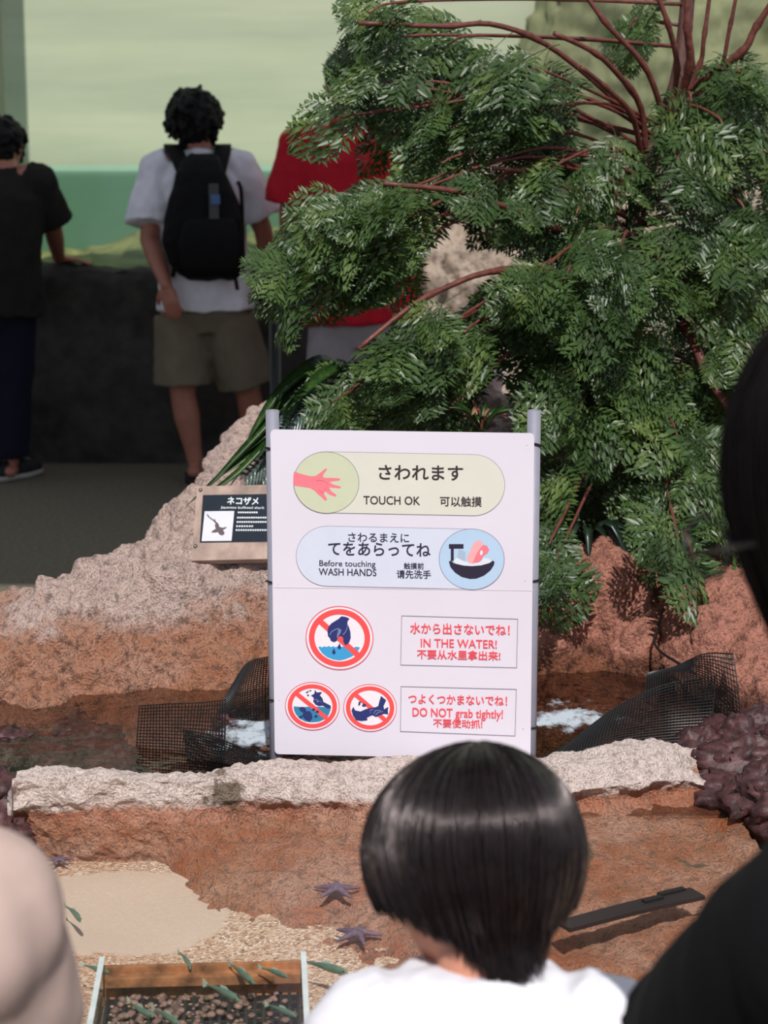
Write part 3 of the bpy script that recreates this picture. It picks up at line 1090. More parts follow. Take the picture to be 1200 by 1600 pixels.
pl_text('ネコザメ', 560, 975, 318, 415, 0.03)
pl_text('Japanese bullhead shark', 470, 1055, 438, 480, 0.01)
for y, x0, x1 in ((521, 700, 972), (590, 690, 1180), (648, 685, 1180), (705, 678, 915), (757, 672, 1180)):
    n = max(1, int((x1 - x0) / 30))
    g = MB()
    for k in range(n):
        xa = x0 + (x1 - x0) * k / n
        pts = P3([(xa, y - 11), (xa + 22, y - 12), (xa + 22, y + 9), (xa, y + 10)])
        g.add([onplaque(px_, py_, 3) for px_, py_ in pts], [(0, 1, 2, 3)])
    g.build('small_text_line', M['plqtext'], plq, smooth=False)
for bx_, by_ in ((313.5, 766), (305.5, 854), (470, 764), (465, 852)):
    c = onplaque(bx_, by_, 0)
    MB().tube([c - PN * 0.004, c + PN * 0.003], [0.0045, 0.004], 12).ell(c + PN * 0.003, (0.0035, 0.0035, 0.002)).build('bolt', M['steel'], plq)

# ------------------------------------------------------------------ black plastic netting
M['net'] = plain('black plastic netting', rgb(22, 21, 22), 0.45, var=0.15)


def net(name, rows, nu, nv, th, label):
    rr_ = [spline(r, nu) for r in rows]
    cols = [spline([rr_[i][j] for i in range(len(rr_))], nv) for j in range(nu)]
    mb = MB()
    for j in range(nu):
        mb.v += cols[j]
    for j in range(nu - 1):
        for i in range(nv - 1):
            mb.f.append((j * nv + i, j * nv + i + 1, (j + 1) * nv + i + 1, (j + 1) * nv + i))
    base = min(mb.v, key=lambda p: p.z)
    o = mb.build(name, M['net'], None, smooth=False, loc=base)
    w = o.modifiers.new('wire', 'WIREFRAME')
    w.thickness = th
    w.use_even_offset = False
    w.use_boundary = True
    return tag(o, label, 'netting', 'black plastic netting')


net('netting_panel', [[at(212, 1210, 3.32), at(262, 1212, 3.3), at(300, 1215, 3.28), at(345, 1215, 3.27)],
                      [at(214, 1158, 3.36), at(262, 1160, 3.34), at(305, 1164, 3.32), at(350, 1172, 3.3)],
                      [at(218, 1103, 3.42), at(262, 1100, 3.42), at(312, 1098, 3.42), at(352, 1094, 3.42)]], 30, 24, 0.0029,
    'black netting fold standing upright in the water at the far left of the sign')
net('netting_panel', [[at(300, 1212, 3.27), at(340, 1214, 3.25), at(390, 1213, 3.23), at(432, 1208, 3.22)],
                      [at(290, 1165, 3.30), at(330, 1178, 3.28), at(380, 1190, 3.25), at(434, 1197, 3.24)],
                      [at(286, 1140, 3.33), at(330, 1150, 3.3), at(385, 1172, 3.27), at(435, 1190, 3.25)]], 34, 14, 0.0029,
    'low black netting strip running from the upright fold to the foot of the sign')
net('netting_panel', [[at(345, 1150, 3.5), at(380, 1135, 3.5), at(430, 1120, 3.5), at(480, 1120, 3.5)],
                      [at(348, 1100, 3.54), at(378, 1080, 3.54), at(430, 1072, 3.54), at(480, 1072, 3.54)],
                      [at(372, 1055, 3.6), at(390, 1034, 3.6), at(430, 1026, 3.6), at(480, 1030, 3.6)]], 36, 32, 0.003,
    'black netting rising behind the left pipe of the sign')
net('netting_panel', [[at(836, 1188, 3.2), at(890, 1190, 3.2), at(960, 1186, 3.2), at(1040, 1182, 3.2), at(1100, 1178, 3.22)],
                      [at(838, 1186, 3.22), at(895, 1165, 3.3), at(965, 1140, 3.36), at(1040, 1126, 3.4), at(1112, 1120, 3.4)],
                      [at(870, 1180, 3.24), at(915, 1140, 3.38), at(975, 1098, 3.46), at(1040, 1070, 3.5), at(1118, 1056, 3.5)]], 60, 26, 0.0029,
    'long black netting slope in the channel to the right of the sign')
net('netting_panel', [[at(1008, 1090, 3.52), at(1050, 1080, 3.5), at(1100, 1110, 3.46), at(1154, 1150, 3.42)],
                      [at(1010, 1062, 3.56), at(1052, 1048, 3.54), at(1102, 1064, 3.5), at(1156, 1110, 3.46)],
                      [at(1012, 1052, 3.58), at(1054, 1042, 3.58), at(1100, 1022, 3.55), at(1146, 1022, 3.5)]], 34, 22, 0.003,
    'black netting corner sticking up against the red brown bank at the right')

# electric cable hanging down the right bank
M['cable'] = plain('black cable', rgb(26, 22, 20), 0.5)
pts = [at(1042, 880, 4.02), at(1040, 930, 3.91), at(1030, 975, 3.82), at(1022, 1000, 3.78), at(1032, 1018, 3.74), at(1058, 1035, 3.68), at(1085, 1052, 3.60)]
mb = MB()
mb.tube(spline(pts, 40), 0.0028, 8)
tag(mb.build('cable', M['cable'], None, loc=pts[-1]), 'thin black cable running down the right rock bank to the netting', 'cable')

# ------------------------------------------------------------------ purple crusted rubble
def rubble(px, py, z, r, label, seed, gp='purple crusted rubble'):
    p = onz(px, py, z)
    R = Matrix.Rotation(seed * 1.3, 3, 'Z')
    o = lump(p, (r * 1.25, r * 0.9, r * 0.7), 0.5, 1.6 / r, 44, 26, R, seed, 0.25).build('coral_rubble', M['coral'], None, loc=p - V((0, 0, r * 0.6)))
    return tag(o, label, 'rubble', gp)


LR = [(20, 1175, 0.462, 0.055), (80, 1190, 0.455, 0.05), (140, 1165, 0.455, 0.05), (178, 1195, 0.45, 0.045), (100, 1140, 0.44, 0.05), (372, 1140, 0.47, 0.05), (410, 1124, 0.46, 0.04), (-60, 1175, 0.46, 0.06)]
for i, (x, y, z, r) in enumerate(LR):
    rubble(x, y, z, r, 'purple crusted rubble lying in the dark channel to the left of the sign', i + 1.0, 'purple rubble left of the sign')
RR = [(1100, 1172, 0.51, 0.05), (1150, 1162, 0.52, 0.055), (1190, 1142, 0.53, 0.055), (1120, 1200, 0.52, 0.05), (1175, 1195, 0.53, 0.06), (1205, 1240, 0.53, 0.06), (1150, 1245, 0.51, 0.05), (1250, 1180, 0.54, 0.07), (1240, 1290, 0.5, 0.06)]
for i, (x, y, z, r) in enumerate(RR):
    rubble(x, y, z, r, 'purple crusted rubble heaped beyond the right end of the rim', i + 20.0, 'purple rubble at the right end of the rim')
for i, (x, y, z, r) in enumerate([(-6, 1240, 0.52, 0.05), (-20, 1300, 0.5, 0.05)]):
    rubble(x, y, z, r, 'purple crusted rubble at the far left end of the rim', i + 40.0, 'purple rubble at the left end of the rim')

# ------------------------------------------------------------------ creatures of the near pool
M['fish'] = plain('green silver fish', rgb(84, 108, 92), 0.35, var=0.4, vscale=40, obj=True)
M['fishbelly'] = plain('pale fin', rgb(170, 186, 170), 0.3)
M['eye'] = plain('black eye', rgb(12, 12, 12), 0.15)


def fish(tail, head, z, label):
    a, b = onz(*tail, z), onz(*head, z)
    L = (b - a).length
    ang = math.atan2(b.y - a.y, b.x - a.x)
    o = empty('fish', (a + b) / 2, label, 'fish', 'small green fish in the near pool')
    o.rotation_euler = (0, 0, ang)
    WLOC[o.name] = V((0, 0, 0))
    xs = (-0.5, -0.46, -0.36, -0.2, 0.0, 0.2, 0.34, 0.44, 0.49)
    hh = (0.018, 0.022, 0.03, 0.055, 0.085, 0.09, 0.075, 0.045, 0.012)
    bend = random.uniform(-0.08, 0.08)
    mb = MB()
    ctr = lambda x: V((x * L, bend * L * (x + 0.1) ** 2 * 2.5, 0))
    mb.rings([[ctr(x) + V((0, h * 0.62 * L * math.cos(t), h * L * math.sin(t))) for t in [2 * math.pi * k / 14 for k in range(14)]] for x, h in zip(xs, hh)])
    mb.build('body', M['fish'], o)
    t0 = ctr(-0.47)
    MB().rings([[t0 + V((0, 0.004 * L, -0.02 * L)), t0 + V((0, 0.004 * L, 0.02 * L)), t0 + V((0, -0.004 * L, 0.02 * L)), t0 + V((0, -0.004 * L, -0.02 * L))],
                [t0 + V((-0.16 * L, 0.003 * L, -0.1 * L)), t0 + V((-0.16 * L, 0.003 * L, 0.1 * L)), t0 + V((-0.16 * L, -0.003 * L, 0.1 * L)), t0 + V((-0.16 * L, -0.003 * L, -0.1 * L))]]
               ).build('tail_fin', M['fishbelly'], o, smooth=False)
    MB().rings([[V((0.12 * L, s * 0.004 * L, 0.08 * L)) for s in (-1, 1)] + [V((-0.12 * L, s * 0.004 * L, 0.07 * L)) for s in (1, -1)],
                [V((0.02 * L, s * 0.002 * L, 0.13 * L)) for s in (-1, 1)] + [V((-0.14 * L, s * 0.002 * L, 0.11 * L)) for s in (1, -1)]]
               ).build('back_fin', M['fishbelly'], o, smooth=False)
    for s in (-1, 1):
        MB().ell(ctr(0.4) + V((0, s * 0.036 * L, 0.02 * L)), (0.014 * L,) * 3, None, 8, 6).build('eye', M['eye'], o)
    return o


for t, h, z, l in [((105, 1416), (130, 1439), 0.475, 'small dark green fish alone over the painted pale reflection at the left'),
                   ((131, 1508), (171, 1520), 0.485, 'slim green fish with its head at the back left corner of the tray'),
                   ((282, 1488), (302, 1514), 0.49, 'small green fish heading down across the rusty back edge of the tray'),
                   ((362, 1507), (398, 1537), 0.495, 'bright green fish crossing the back edge of the tray, right of its middle'),
                   ((325, 1538), (378, 1563), 0.50, 'pale green fish lying over the middle of the dark grating'),
                   ((410, 1512), (452, 1526), 0.50, 'broad green fish at the back right corner of the tray'),
                   ((478, 1502), (545, 1520), 0.485, 'long green fish just outside the right wall of the tray, below the lower sea star'),
                   ((202, 1566), (238, 1590), 0.50, 'green fish over the front left of the grating'),
                   ((243, 1577), (285, 1602), 0.50, 'greyish fish beside the fish over the front left of the grating'),
                   ((420, 1570), (465, 1588), 0.50, 'greyish fish near the right wall of the tray, at the bottom of the picture')]:
    fish(t, h, z, l)


def starfish(px, py, z, r, rot, label):
    c = onz(px, py, z)
    mb = MB()
    for k in range(5):
        a = rot + 2 * math.pi * k / 5
        d = V((math.cos(a), math.sin(a), 0))
        bend = V((-d.y, d.x, 0)) * random.uniform(-0.12, 0.12)
        pts = [c + V((0, 0, 0.006)), c + d * r * 0.3 + V((0, 0, 0.006)), c + d * r * 0.65 + bend * r * 0.4 + V((0, 0, 0.004)), c + d * r + bend * r + V((0, 0, 0.002))]
        mb.tube(pts, [r * 0.19, r * 0.15, r * 0.11, r * 0.06], 10, True)
    mb.ell(c + V((0, 0, 0.006)), (r * 0.24, r * 0.24, r * 0.15))
    mb = remesh(mb, r * 0.035, 2)
    return tag(mb.build('sea_star', M['star'], None, loc=c), label, 'starfish', 'purple grey sea stars')


M['star'] = plain('purple grey sea star', rgb(98, 80, 96), 0.6, var=0.35, vscale=140, bmp=0.4)
starfish(526, 1393, 0.475, 0.034, 0.25, 'purple grey sea star on the brown rock, just left of the child, upper one')
starfish(558, 1463, 0.455, 0.034, 0.1, 'purple grey sea star on the brown rock below the other, by the child\'s cheek')
starfish(92, 1348, 0.452, 0.022, 0.5, 'small grey sea star where sand meets rock at the far left')

# acrylic tray with grating
tray_c = onz(318, 1560, 0.44)
tray = empty('tray', tray_c, 'clear acrylic tray with black grating and rubble sunk in the sand at the bottom left', 'tray')
TL_, TR_ = onz(160, 1500, 0.50), onz(474, 1492, 0.50)
TXv = V((TR_.x - TL_.x, TR_.y - TL_.y, 0))
tw_ = TXv.length
TXv.normalize()
TYv = V((TXv.y, -TXv.x, 0))          # towards the viewer
M['trayacr'] = clear_mat('tray acrylic', (0.86, 0.92, 0.90, 1), 0.9)
M['trayedge'] = plain('pale acrylic edge', rgb(206, 212, 214), 0.3)
M['rust'] = plain('rust brown algae strip', rgb(150, 98, 62), 0.7, var=0.7, vscale=30)
M['grate'] = plain('black grating', rgb(38, 38, 40), 0.5)
RT = Matrix((TXv, -TYv, V((0, 0, 1)))).transposed()
D = 0.26
zt, zb_ = 0.503, 0.435
for u0 in (0.0, tw_):
    c = TL_ + TXv * u0 + TYv * (D / 2)
    MB().box((c.x, c.y, (zt + zb_) / 2), (0.003, D / 2, (zt - zb_) / 2), RT).build('side_wall', M['trayacr'], tray, smooth=False)
    MB().box((c.x, c.y, zt + 0.0008), (0.0036, D / 2, 0.0012), RT).build('wall_edge', M['trayedge'], tray, smooth=False)
c = TL_ + TXv * (tw_ / 2) + TYv * D
MB().box((c.x, c.y, (zt + zb_) / 2), (tw_ / 2, 0.003, (zt - zb_) / 2), RT).build('side_wall', M['trayacr'], tray, smooth=False)
c = TL_ + TXv * (tw_ / 2)
MB().box((c.x, c.y, (zt + zb_) / 2 - 0.006), (tw_ / 2, 0.004, (zt - zb_) / 2 - 0.006), RT).build('back_wall', M['rust'], tray, smooth=False)
c = TL_ + TXv * (tw_ / 2) + TYv * 0.012
MB().box((c.x, c.y, 0.476), (tw_ / 2 - 0.004, 0.010, 0.006), RT).build('back_ledge', M['rust'], tray, smooth=False)
gr = MB()
nx = 22
for i in range(nx + 1):
    c = TL_ + TXv * (0.008 + (tw_ - 0.016) * i / nx) + TYv * (D / 2 + 0.01)
    gr.box((c.x, c.y, 0.454), (0.0022, D / 2 - 0.012, 0.004), RT)
for i in range(10):
    c = TL_ + TXv * (tw_ / 2) + TYv * (0.03 + (D - 0.045) * i / 9)
    gr.box((c.x, c.y, 0.4535), (tw_ / 2 - 0.006, 0.002, 0.0035), RT)
gr.build('grating', M['grate'], tray, smooth=False)
rb = MB()
for k in range(420):
    u_, v_ = random.uniform(0.02, tw_ * (0.97 if random.random() < 0.3 else 0.72)), 0.025 + 0.22 * random.random()
    c = TL_ + TXv * u_ + TYv * v_
    r = random.uniform(0.0022, 0.0058)
    l_ = lump((c.x, c.y, 0.458 + r * 0.4), (r * 1.3, r, r * 0.7), 0.35, 1.5 / r, 9, 6, Matrix.Rotation(k, 3, 'Z'), k)
    rb.add(l_.v, l_.f)
M['rubblemix'] = plain('brown shell rubble', rgb(120, 92, 82), 0.7, var=0.75, vscale=90)
tag(rb.build('shell_rubble', M['rubblemix'], None, loc=tray_c), 'brown shell rubble scattered on the grating of the tray', 'rubble', kind='stuff')

# dark strap across the right of the pool
M['strap'] = plain('dark brown rubber', rgb(38, 30, 28), 0.5, var=0.15)
p0, p1, p2 = onz(880, 1448, 0.510), onz(985, 1420, 0.511), onz(1090, 1396, 0.512)
mb = MB()
for a_, b_ in ((p0, p1), (p1, p2)):
    pass
ctr = spline([p0, p1, p2], 14)
rs = []
for i, p in enumerate(ctr):
    t = (ctr[min(i + 1, 13)] - ctr[max(i - 1, 0)]).normalized()
    n_ = V((-t.y, t.x, 0)).normalized()
    wv = 0.0155 + 0.002 * i / 13
    rs.append([p - n_ * wv + V((0, 0, -0.003)), p + n_ * wv + V((0, 0, -0.003)), p + n_ * wv + V((0, 0, 0.003)), p - n_ * wv + V((0, 0, 0.003))])
mb.rings(rs)
st = empty('strap', p1, 'flat dark brown strap lying over the water between the child and the black shirt', 'strap')
mb.build('band', M['strap'], st, smooth=False)
q = onz(1020, 1407, 0.514)
tt = (p2 - p0).normalized()
RS = Matrix((tt, V((-tt.y, tt.x, 0)), V((0, 0, 1)))).transposed()
M['strapdk'] = plain('black keeper', rgb(24, 20, 20), 0.5)
MB().box(q + V((0, 0.002, 0.001)), (0.016, 0.005, 0.002), RS).box(q + tt * 0.035 + V((0, 0.012, 0)), (0.022, 0.005, 0.003), RS).build('keeper', M['strapdk'], st, smooth=False)

# black post standing behind the bank
pb, pt_ = at(431, 655, 6.6), at(434, 470, 6.6)
post = empty('barrier_post', (pb.x, 6.6, 0), 'slim black post standing between the two men, behind the left sign pipe', 'post')
M['blackpost'] = plain('black painted steel', rgb(12, 12, 13), 0.5)
MB().tube([(pb.x, 6.6, 0.02), (pb.x, 6.6, pt_.z + 0.02)], 0.019, 16).build('pole', M['blackpost'], post)
MB().tube([(pb.x, 6.6, 0.0), (pb.x, 6.6, 0.02)], [0.15, 0.14], 24).build('base_plate', M['blackpost'], post)
MB().ell((pb.x, 6.6, pt_.z + 0.02), (0.024, 0.024, 0.02)).build('cap', M['blackpost'], post)

# ------------------------------------------------------------------ fern leaved shrub
def leaf_material(name, c0, c1, c2, spec=0.7, rough=0.33):
    m, nt, b = new_mat(name)
    vec = coords(nt)
    f = noise_tex(nt, vec, 9, 3)
    f2 = noise_tex(nt, vec, 120, 2)
    f = math_n(nt, 'ADD', math_n(nt, 'MULTIPLY', f, 0.7), math_n(nt, 'MULTIPLY', f2, 0.3))
    nt.links.new(ramp(nt, f, [(0.34, c0), (0.52, c1), (0.7, c2)]), b.inputs['Base Color'])
    b.inputs['Roughness'].default_value = rough
    b.inputs['Specular IOR Level'].default_value = spec
    out = nt.nodes['Material Output']
    tr = nd(nt, 'ShaderNodeBsdfTranslucent')
    tr.inputs[0].default_value = (c2[0] * 1.1, c2[1] * 1.2, c2[2] * 0.6, 1)
    mx = nd(nt, 'ShaderNodeMixShader')
    mx.inputs[0].default_value = 0.16
    nt.links.new(b.outputs[0], mx.inputs[1])
    nt.links.new(tr.outputs[0], mx.inputs[2])
    nt.links.new(mx.outputs[0], out.inputs[0])
    return m


M['leaf'] = leaf_material('dark green fern leaf', rgb(42, 60, 34), rgb(63, 88, 45), rgb(108, 126, 64), 0.5, 0.4)
M['bark'] = plain('red brown bark', rgb(104, 56, 48), 0.5, var=0.4, vscale=60, bmp=0.5)
M['trunkbark'] = plain('dark brown bark', rgb(82, 50, 44), 0.7, var=0.4, vscale=50, bmp=0.6)


def fern_template(L, npin, ntw, rnd, droop):
    """one feathery compound leaf in its own frame: stalk along +x, flat in xy, drooping in -z"""
    vs, fs = [], []

    def leaflet(p, d, n, ln, wd):
        s = d.cross(n).normalized()
        k = len(vs)
        vs.extend([p, p + d * ln * 0.42 + s * wd + n * wd * 0.35, p + d * ln, p + d * ln * 0.42 - s * wd + n * wd * 0.35])
        fs.extend([(k, k + 1, k + 2), (k, k + 2, k + 3)])

    def stalk(a, b, r):
        d = (b - a).normalized()
        s = d.orthogonal().normalized()
        w = d.cross(s)
        k = len(vs)
        for q, rr in ((a, r), (b, r * 0.7)):
            for j in range(3):
                t = 2.094 * j
                vs.append(q + (s * math.cos(t) + w * math.sin(t)) * rr)
        for j in range(3):
            j2 = (j + 1) % 3
            fs.extend([(k + j, k + j2, k + 3 + j2), (k + j, k + 3 + j2, k + 3 + j)])

    def spine(t):
        return V((L * t * (1 - 0.12 * t * t), 0, -droop * L * t * t))
    prev = spine(-0.25)
    for i in range(1, 9):
        q = spine(-0.25 + 1.2 * i / 8)
        stalk(prev, q, L * 0.007)
        prev = q
    for i in range(npin):
        t = 0.1 + 0.86 * i / (npin - 1)
        p = spine(t)
        d0 = (spine(t + 0.03) - spine(t - 0.03)).normalized()
        env = math.sin(math.pi * min(1, (t + 0.18) / 1.2)) ** 0.8 * (1 - t) ** 0.45
        pl_ = L * 0.52 * env + L * 0.03
        for sgn in (-1, 1):
            ang = rnd.uniform(0.85, 1.05) - 0.35 * t
            side = V((0, sgn, 0))
            d = (d0 * math.cos(ang) + side * math.sin(ang)).normalized()
            d = (d + V((0, 0, rnd.uniform(-0.35, 0.05)))).normalized()
            nrm = V((0, 0, 1)) - d * d.z
            nrm.normalize()
            m = max(3, int(ntw * pl_ / (L * 0.45)))
            tip = p + d * pl_ + V((0, 0, -pl_ * 0.15))
            stalk(p, tip, L * 0.004)
            for j in range(m):
                u = (j + 0.6) / m
                q = p + (tip - p) * u
                ll = L * 0.145 * (0.45 + 0.8 * math.sin(math.pi * (0.15 + 0.8 * (1 - u)))) * (0.55 + 0.6 * env)
                for s2 in (-1, 1):
                    sd_ = d.cross(nrm) * s2
                    dd = (d * 0.75 + sd_ * 0.9 + V((rnd.uniform(-.15, .15), rnd.uniform(-.15, .15), rnd.uniform(-.3, .1)))).normalized()
                    leaflet(q, dd, (nrm + V((rnd.uniform(-.6, .6), rnd.uniform(-.6, .6), 0))).normalized(), ll, ll * 0.175)
            leaflet(tip, d, nrm, L * 0.06, L * 0.012)
    return np.array([tuple(v) for v in vs], dtype=np.float32), np.array(fs, dtype=np.int32)


LRND = random.Random(3)
TEMPL = [fern_template(0.20, 8, 7, LRND, dr) for dr in (0.15, 0.3, 0.45, 0.25, 0.6, 0.4)]


def tri_mesh(name, vs, fs):
    me = bpy.data.meshes.new(name)
    n, k = len(vs), len(fs)
    me.vertices.add(n)
    me.vertices.foreach_set('co', np.ascontiguousarray(vs, dtype=np.float32).ravel())
    me.loops.add(k * 3)
    me.loops.foreach_set('vertex_index', np.ascontiguousarray(fs, dtype=np.int32).ravel())
    me.polygons.add(k)
    me.polygons.foreach_set('loop_start', np.arange(0, k * 3, 3, dtype=np.int32))
    me.update(calc_edges=True)
    me.validate()
    return me


def place_leaves(specs, templ=None):
    templ = templ or TEMPL
    VS, FS, o = [], [], 0
    for p, d, up, s in specs:
        x = d.normalized()
        z = (up - x * up.dot(x)).normalized()
        y = z.cross(x)
        R = np.array([[x.x, y.x, z.x], [x.y, y.y, z.y], [x.z, y.z, z.z]], dtype=np.float32)
        tv, tf = templ[LRND.randrange(len(templ))]
        VS.append((tv * s) @ R.T + np.array(tuple(p), dtype=np.float32))
        FS.append(tf + o)
        o += len(tv)
    return np.concatenate(VS), np.concatenate(FS)


hub_pts = [at(1010, 905, 4.62), at(1002, 760, 4.62), at(990, 600, 4.6), at(985, 460, 4.56), at(992, 350, 4.55), at(1018, 240, 4.56), at(1060, 120, 4.6), at(1080, -60, 4.66)]
hub_pts[0].z = 0.66
shrub = empty('fern_leaved_shrub', hub_pts[0], 'large shrub with feathery fern leaves and red brown branches, planted behind the touch sign', 'shrub')
HUB = spline(hub_pts, 40)
mb = MB()
mb.tube(HUB, [0.034 - 0.018 * i / 39 for i in range(40)], 10)
mb.build('trunk', M['trunkbark'], shrub)


def branch(pts, r0, r1, knots=True):
    mb = MB()
    s = spline(pts, 18)
    rs = [(r0 + (r1 - r0) * i / 17) * (1.35 if knots and i in (5, 11) else 1) for i in range(18)]
    mb.tube(s, rs, 8)
    return mb.build('branch', M['bark'], shrub), s


# the bare red brown lengths that show between the leaves
for pts, r in [(((906, -20, 4.40), (950, 40, 4.42), (1008, 105, 4.48), (1040, 190, 4.55)), 0.0062),
               (((866, 52, 4.30), (925, 80, 4.36), (960, 110, 4.42), (1000, 165, 4.5), (1010, 245, 4.55)), 0.0066),
               (((908, 105, 4.28), (950, 140, 4.36), (988, 182, 4.44), (1005, 260, 4.53)), 0.0062),
               (((1022, -20, 4.42), (1046, 45, 4.45), (1058, 112, 4.5), (1040, 200, 4.55)), 0.0066),
               (((1074, -30, 4.40), (1075, 50, 4.42), (1077, 108, 4.46), (1045, 200, 4.55)), 0.0095),
               (((1112, -30, 4.52), (1100, 60, 4.54), (1092, 105, 4.56), (1050, 190, 4.58)), 0.0055),
               (((1155, -30, 4.5), (1140, 45, 4.52), (1120, 120, 4.55), (1055, 170, 4.58)), 0.005),
               (((1215, -10, 4.45), (1180, 45, 4.48), (1155, 85, 4.5), (1060, 150, 4.58)), 0.0085),
               (((560, 36, 4.20), (690, 41, 4.26), (775, 39, 4.32), (870, 80, 4.42), (1000, 190, 4.55)), 0.006),
               (((600, 287, 4.05), (720, 300, 4.12), (800, 328, 4.2), (845, 348, 4.28), (985, 400, 4.52)), 0.0065),
               (((560, 545, 3.95), (640, 480, 4.02), (700, 448, 4.08), (765, 425, 4.14), (860, 420, 4.3), (985, 440, 4.54)), 0.0062),
               (((1140, 640, 4.2), (1105, 585, 4.25), (1070, 510, 4.34), (1000, 440, 4.54)), 0.011),
               (((1210, 278, 4.35), (1150, 298, 4.4), (1060, 330, 4.48), (992, 350, 4.55)), 0.006),
               (((1195, 185, 4.4), (1143, 235, 4.44), (1060, 290, 4.5), (1000, 330, 4.55)), 0.006),
               (((1100, 428, 4.3), (1060, 440, 4.36), (985, 450, 4.55)), 0.006),
               (((770, 262, 4.2), (840, 272, 4.3), (900, 300, 4.4), (990, 345, 4.55)), 0.0055)]:
    branch([at(*p) for p in pts], r * 0.8, r * 1.15)

CL = [
    # upper left sprays
    (600, 70, 70, 60, 9, 4.28), (556, 135, 30, 55, 6, 4.22), (650, 135, 70, 60, 11, 4.3), (700, 205, 60, 50, 11, 4.3), (615, 175, 50, 35, 8, 4.22),
    (745, 115, 60, 50, 13, 4.32), (820, 180, 70, 60, 15, 4.3), (575, 20, 50, 30, 6, 4.2), (820, 115, 50, 35, 8, 4.22), (870, 175, 50, 60, 10, 4.3),
    (700, 70, 60, 25, 5, 4.3), (985, 45, 40, 50, 6, 4.66), (530, 185, 25, 35, 4, 4.2),
    # middle left spray over the red shirt
    (455, 385, 45, 50, 14, 4.02), (515, 345, 50, 40, 13, 4.04), (590, 325, 50, 40, 13, 4.06), (430, 440, 25, 35, 7, 4.0), (510, 415, 55, 45, 12, 4.05),
    (580, 385, 55, 40, 11, 4.08), (655, 300, 55, 35, 10, 4.12), (690, 255, 45, 40, 8, 4.18), (745, 300, 55, 45, 12, 4.2), (625, 345, 40, 35, 7, 4.1),
    (545, 425, 40, 30, 7, 4.05),
    # centre
    (860, 270, 60, 60, 14, 4.28), (800, 350, 40, 40, 8, 4.24), (930, 260, 55, 60, 12, 4.36), (900, 335, 65, 55, 14, 4.24), (885, 430, 65, 60, 18, 4.1), (960, 440, 65, 60, 18, 4.12),
    (840, 480, 50, 55, 14, 4.12), (1000, 540, 60, 60, 14, 4.2), (900, 540, 60, 55, 14, 4.15), (820, 450, 40, 40, 10, 4.1), (940, 500, 60, 50, 12, 4.1),
    # right
    (1060, 250, 70, 70, 15, 4.35), (1130, 200, 60, 70, 13, 4.4), (1165, 130, 45, 60, 10, 4.45), (1165, 330, 55, 60, 12, 4.35), (1080, 160, 50, 40, 8, 4.45), (1090, 370, 60, 60, 14, 4.3),
    (1150, 450, 60, 60, 14, 4.3), (1050, 450, 55, 50, 12, 4.22), (1120, 540, 60, 60, 13, 4.25), (1080, 620, 60, 50, 13, 4.15), (1220, 250, 50, 90, 10, 4.4), (1215, 400, 50, 80, 10, 4.35),
    # lower left behind the sign
    (615, 570, 45, 35, 11, 4.0), (545, 610, 55, 35, 13, 3.98), (665, 530, 40, 35, 9, 4.04), (670, 590, 55, 45, 14, 4.06), (615, 630, 60, 30, 12, 3.98), (700, 640, 40, 25, 8, 4.0),
    (725, 520, 30, 40, 8, 4.12), (775, 470, 35, 30, 7, 4.12), (700, 560, 40, 40, 8, 4.1), (500, 640, 40, 20, 7, 3.95), (730, 565, 25, 40, 6, 4.2),
    # lower right curtain
    (850, 600, 40, 50, 11, 4.0), (900, 660, 55, 55, 14, 3.98), (985, 640, 65, 55, 15, 4.02), (1060, 690, 60, 55, 13, 4.0), (880, 760, 40, 50, 12, 4.0), (965, 745, 65, 45, 14, 4.06),
    (1050, 775, 60, 50, 13, 3.94), (1105, 820, 35, 40, 8, 3.92), (858, 850, 14, 45, 8, 3.84), (1010, 815, 55, 25, 8, 4.1), (1085, 880, 25, 30, 6, 3.86), (935, 600, 50, 50, 11, 4.05),
    (1120, 720, 45, 60, 10, 4.0), (1150, 640, 40, 60, 9, 4.1), (855, 905, 12, 25, 4, 3.78), (925, 790, 40, 25, 7, 4.1), (1060, 845, 45, 25, 8, 3.9), (1180, 560, 40, 60, 8, 4.2),
]
for (px, py, rx, ry_, n, Y) in CL:
    if px > 835 and 570 < py < 845:
        Y += 0.14
    c = at(px, py, Y)
    k = min(range(4, 38), key=lambda i: (HUB[i] - c).length + 0.25 * max(0, c.z + 0.05 - HUB[i].z))
    h = HUB[k]
    mid = h * 0.55 + c * 0.45 + V((0, 0, (0.10 if py > 160 else 0.01) * (c - h).length + 0.01))
    br, sp_ = branch([h, mid, c * 0.9 + h * 0.1 + V((0, 0, 0.02)), c], 0.0045, 0.002)
    specs = []
    out = (c - h)
    out.z *= 0.35
    out = out.normalized() if out.length > 1e-4 else V((0, -1, 0))
    for i in range(max(3, int(n * 0.62 + 0.5))):
        while True:
            a, b_ = LRND.uniform(-1, 1), LRND.uniform(-1, 1)
            if a * a + b_ * b_ < 1:
                break
        tip = at(px + a * rx * 0.92, py + b_ * ry_ * 0.92, Y + LRND.uniform(-0.11, 0.30))
        rad = V((a, LRND.uniform(-0.9, 0.3), -b_ * 0.4))
        d = (out * 0.8 + rad * 0.7 + V((0, -0.15, -0.55 + LRND.uniform(-0.35, 0.45)))).normalized()
        up = V((LRND.uniform(-0.9, 0.9), -0.6 + LRND.uniform(-0.8, 0.7), 0.8)).normalized()
        s = LRND.uniform(0.55, 1.05)
        p = tip - d * (0.20 * s * 0.55)
        specs.append((p, d, up, s))
    vs, fs = place_leaves(specs)
    me = tri_mesh('foliage', vs - np.array(tuple(WLOC[shrub.name]), dtype=np.float32), fs)
    link('foliage', me, M['leaf'], br, WLOC[shrub.name])

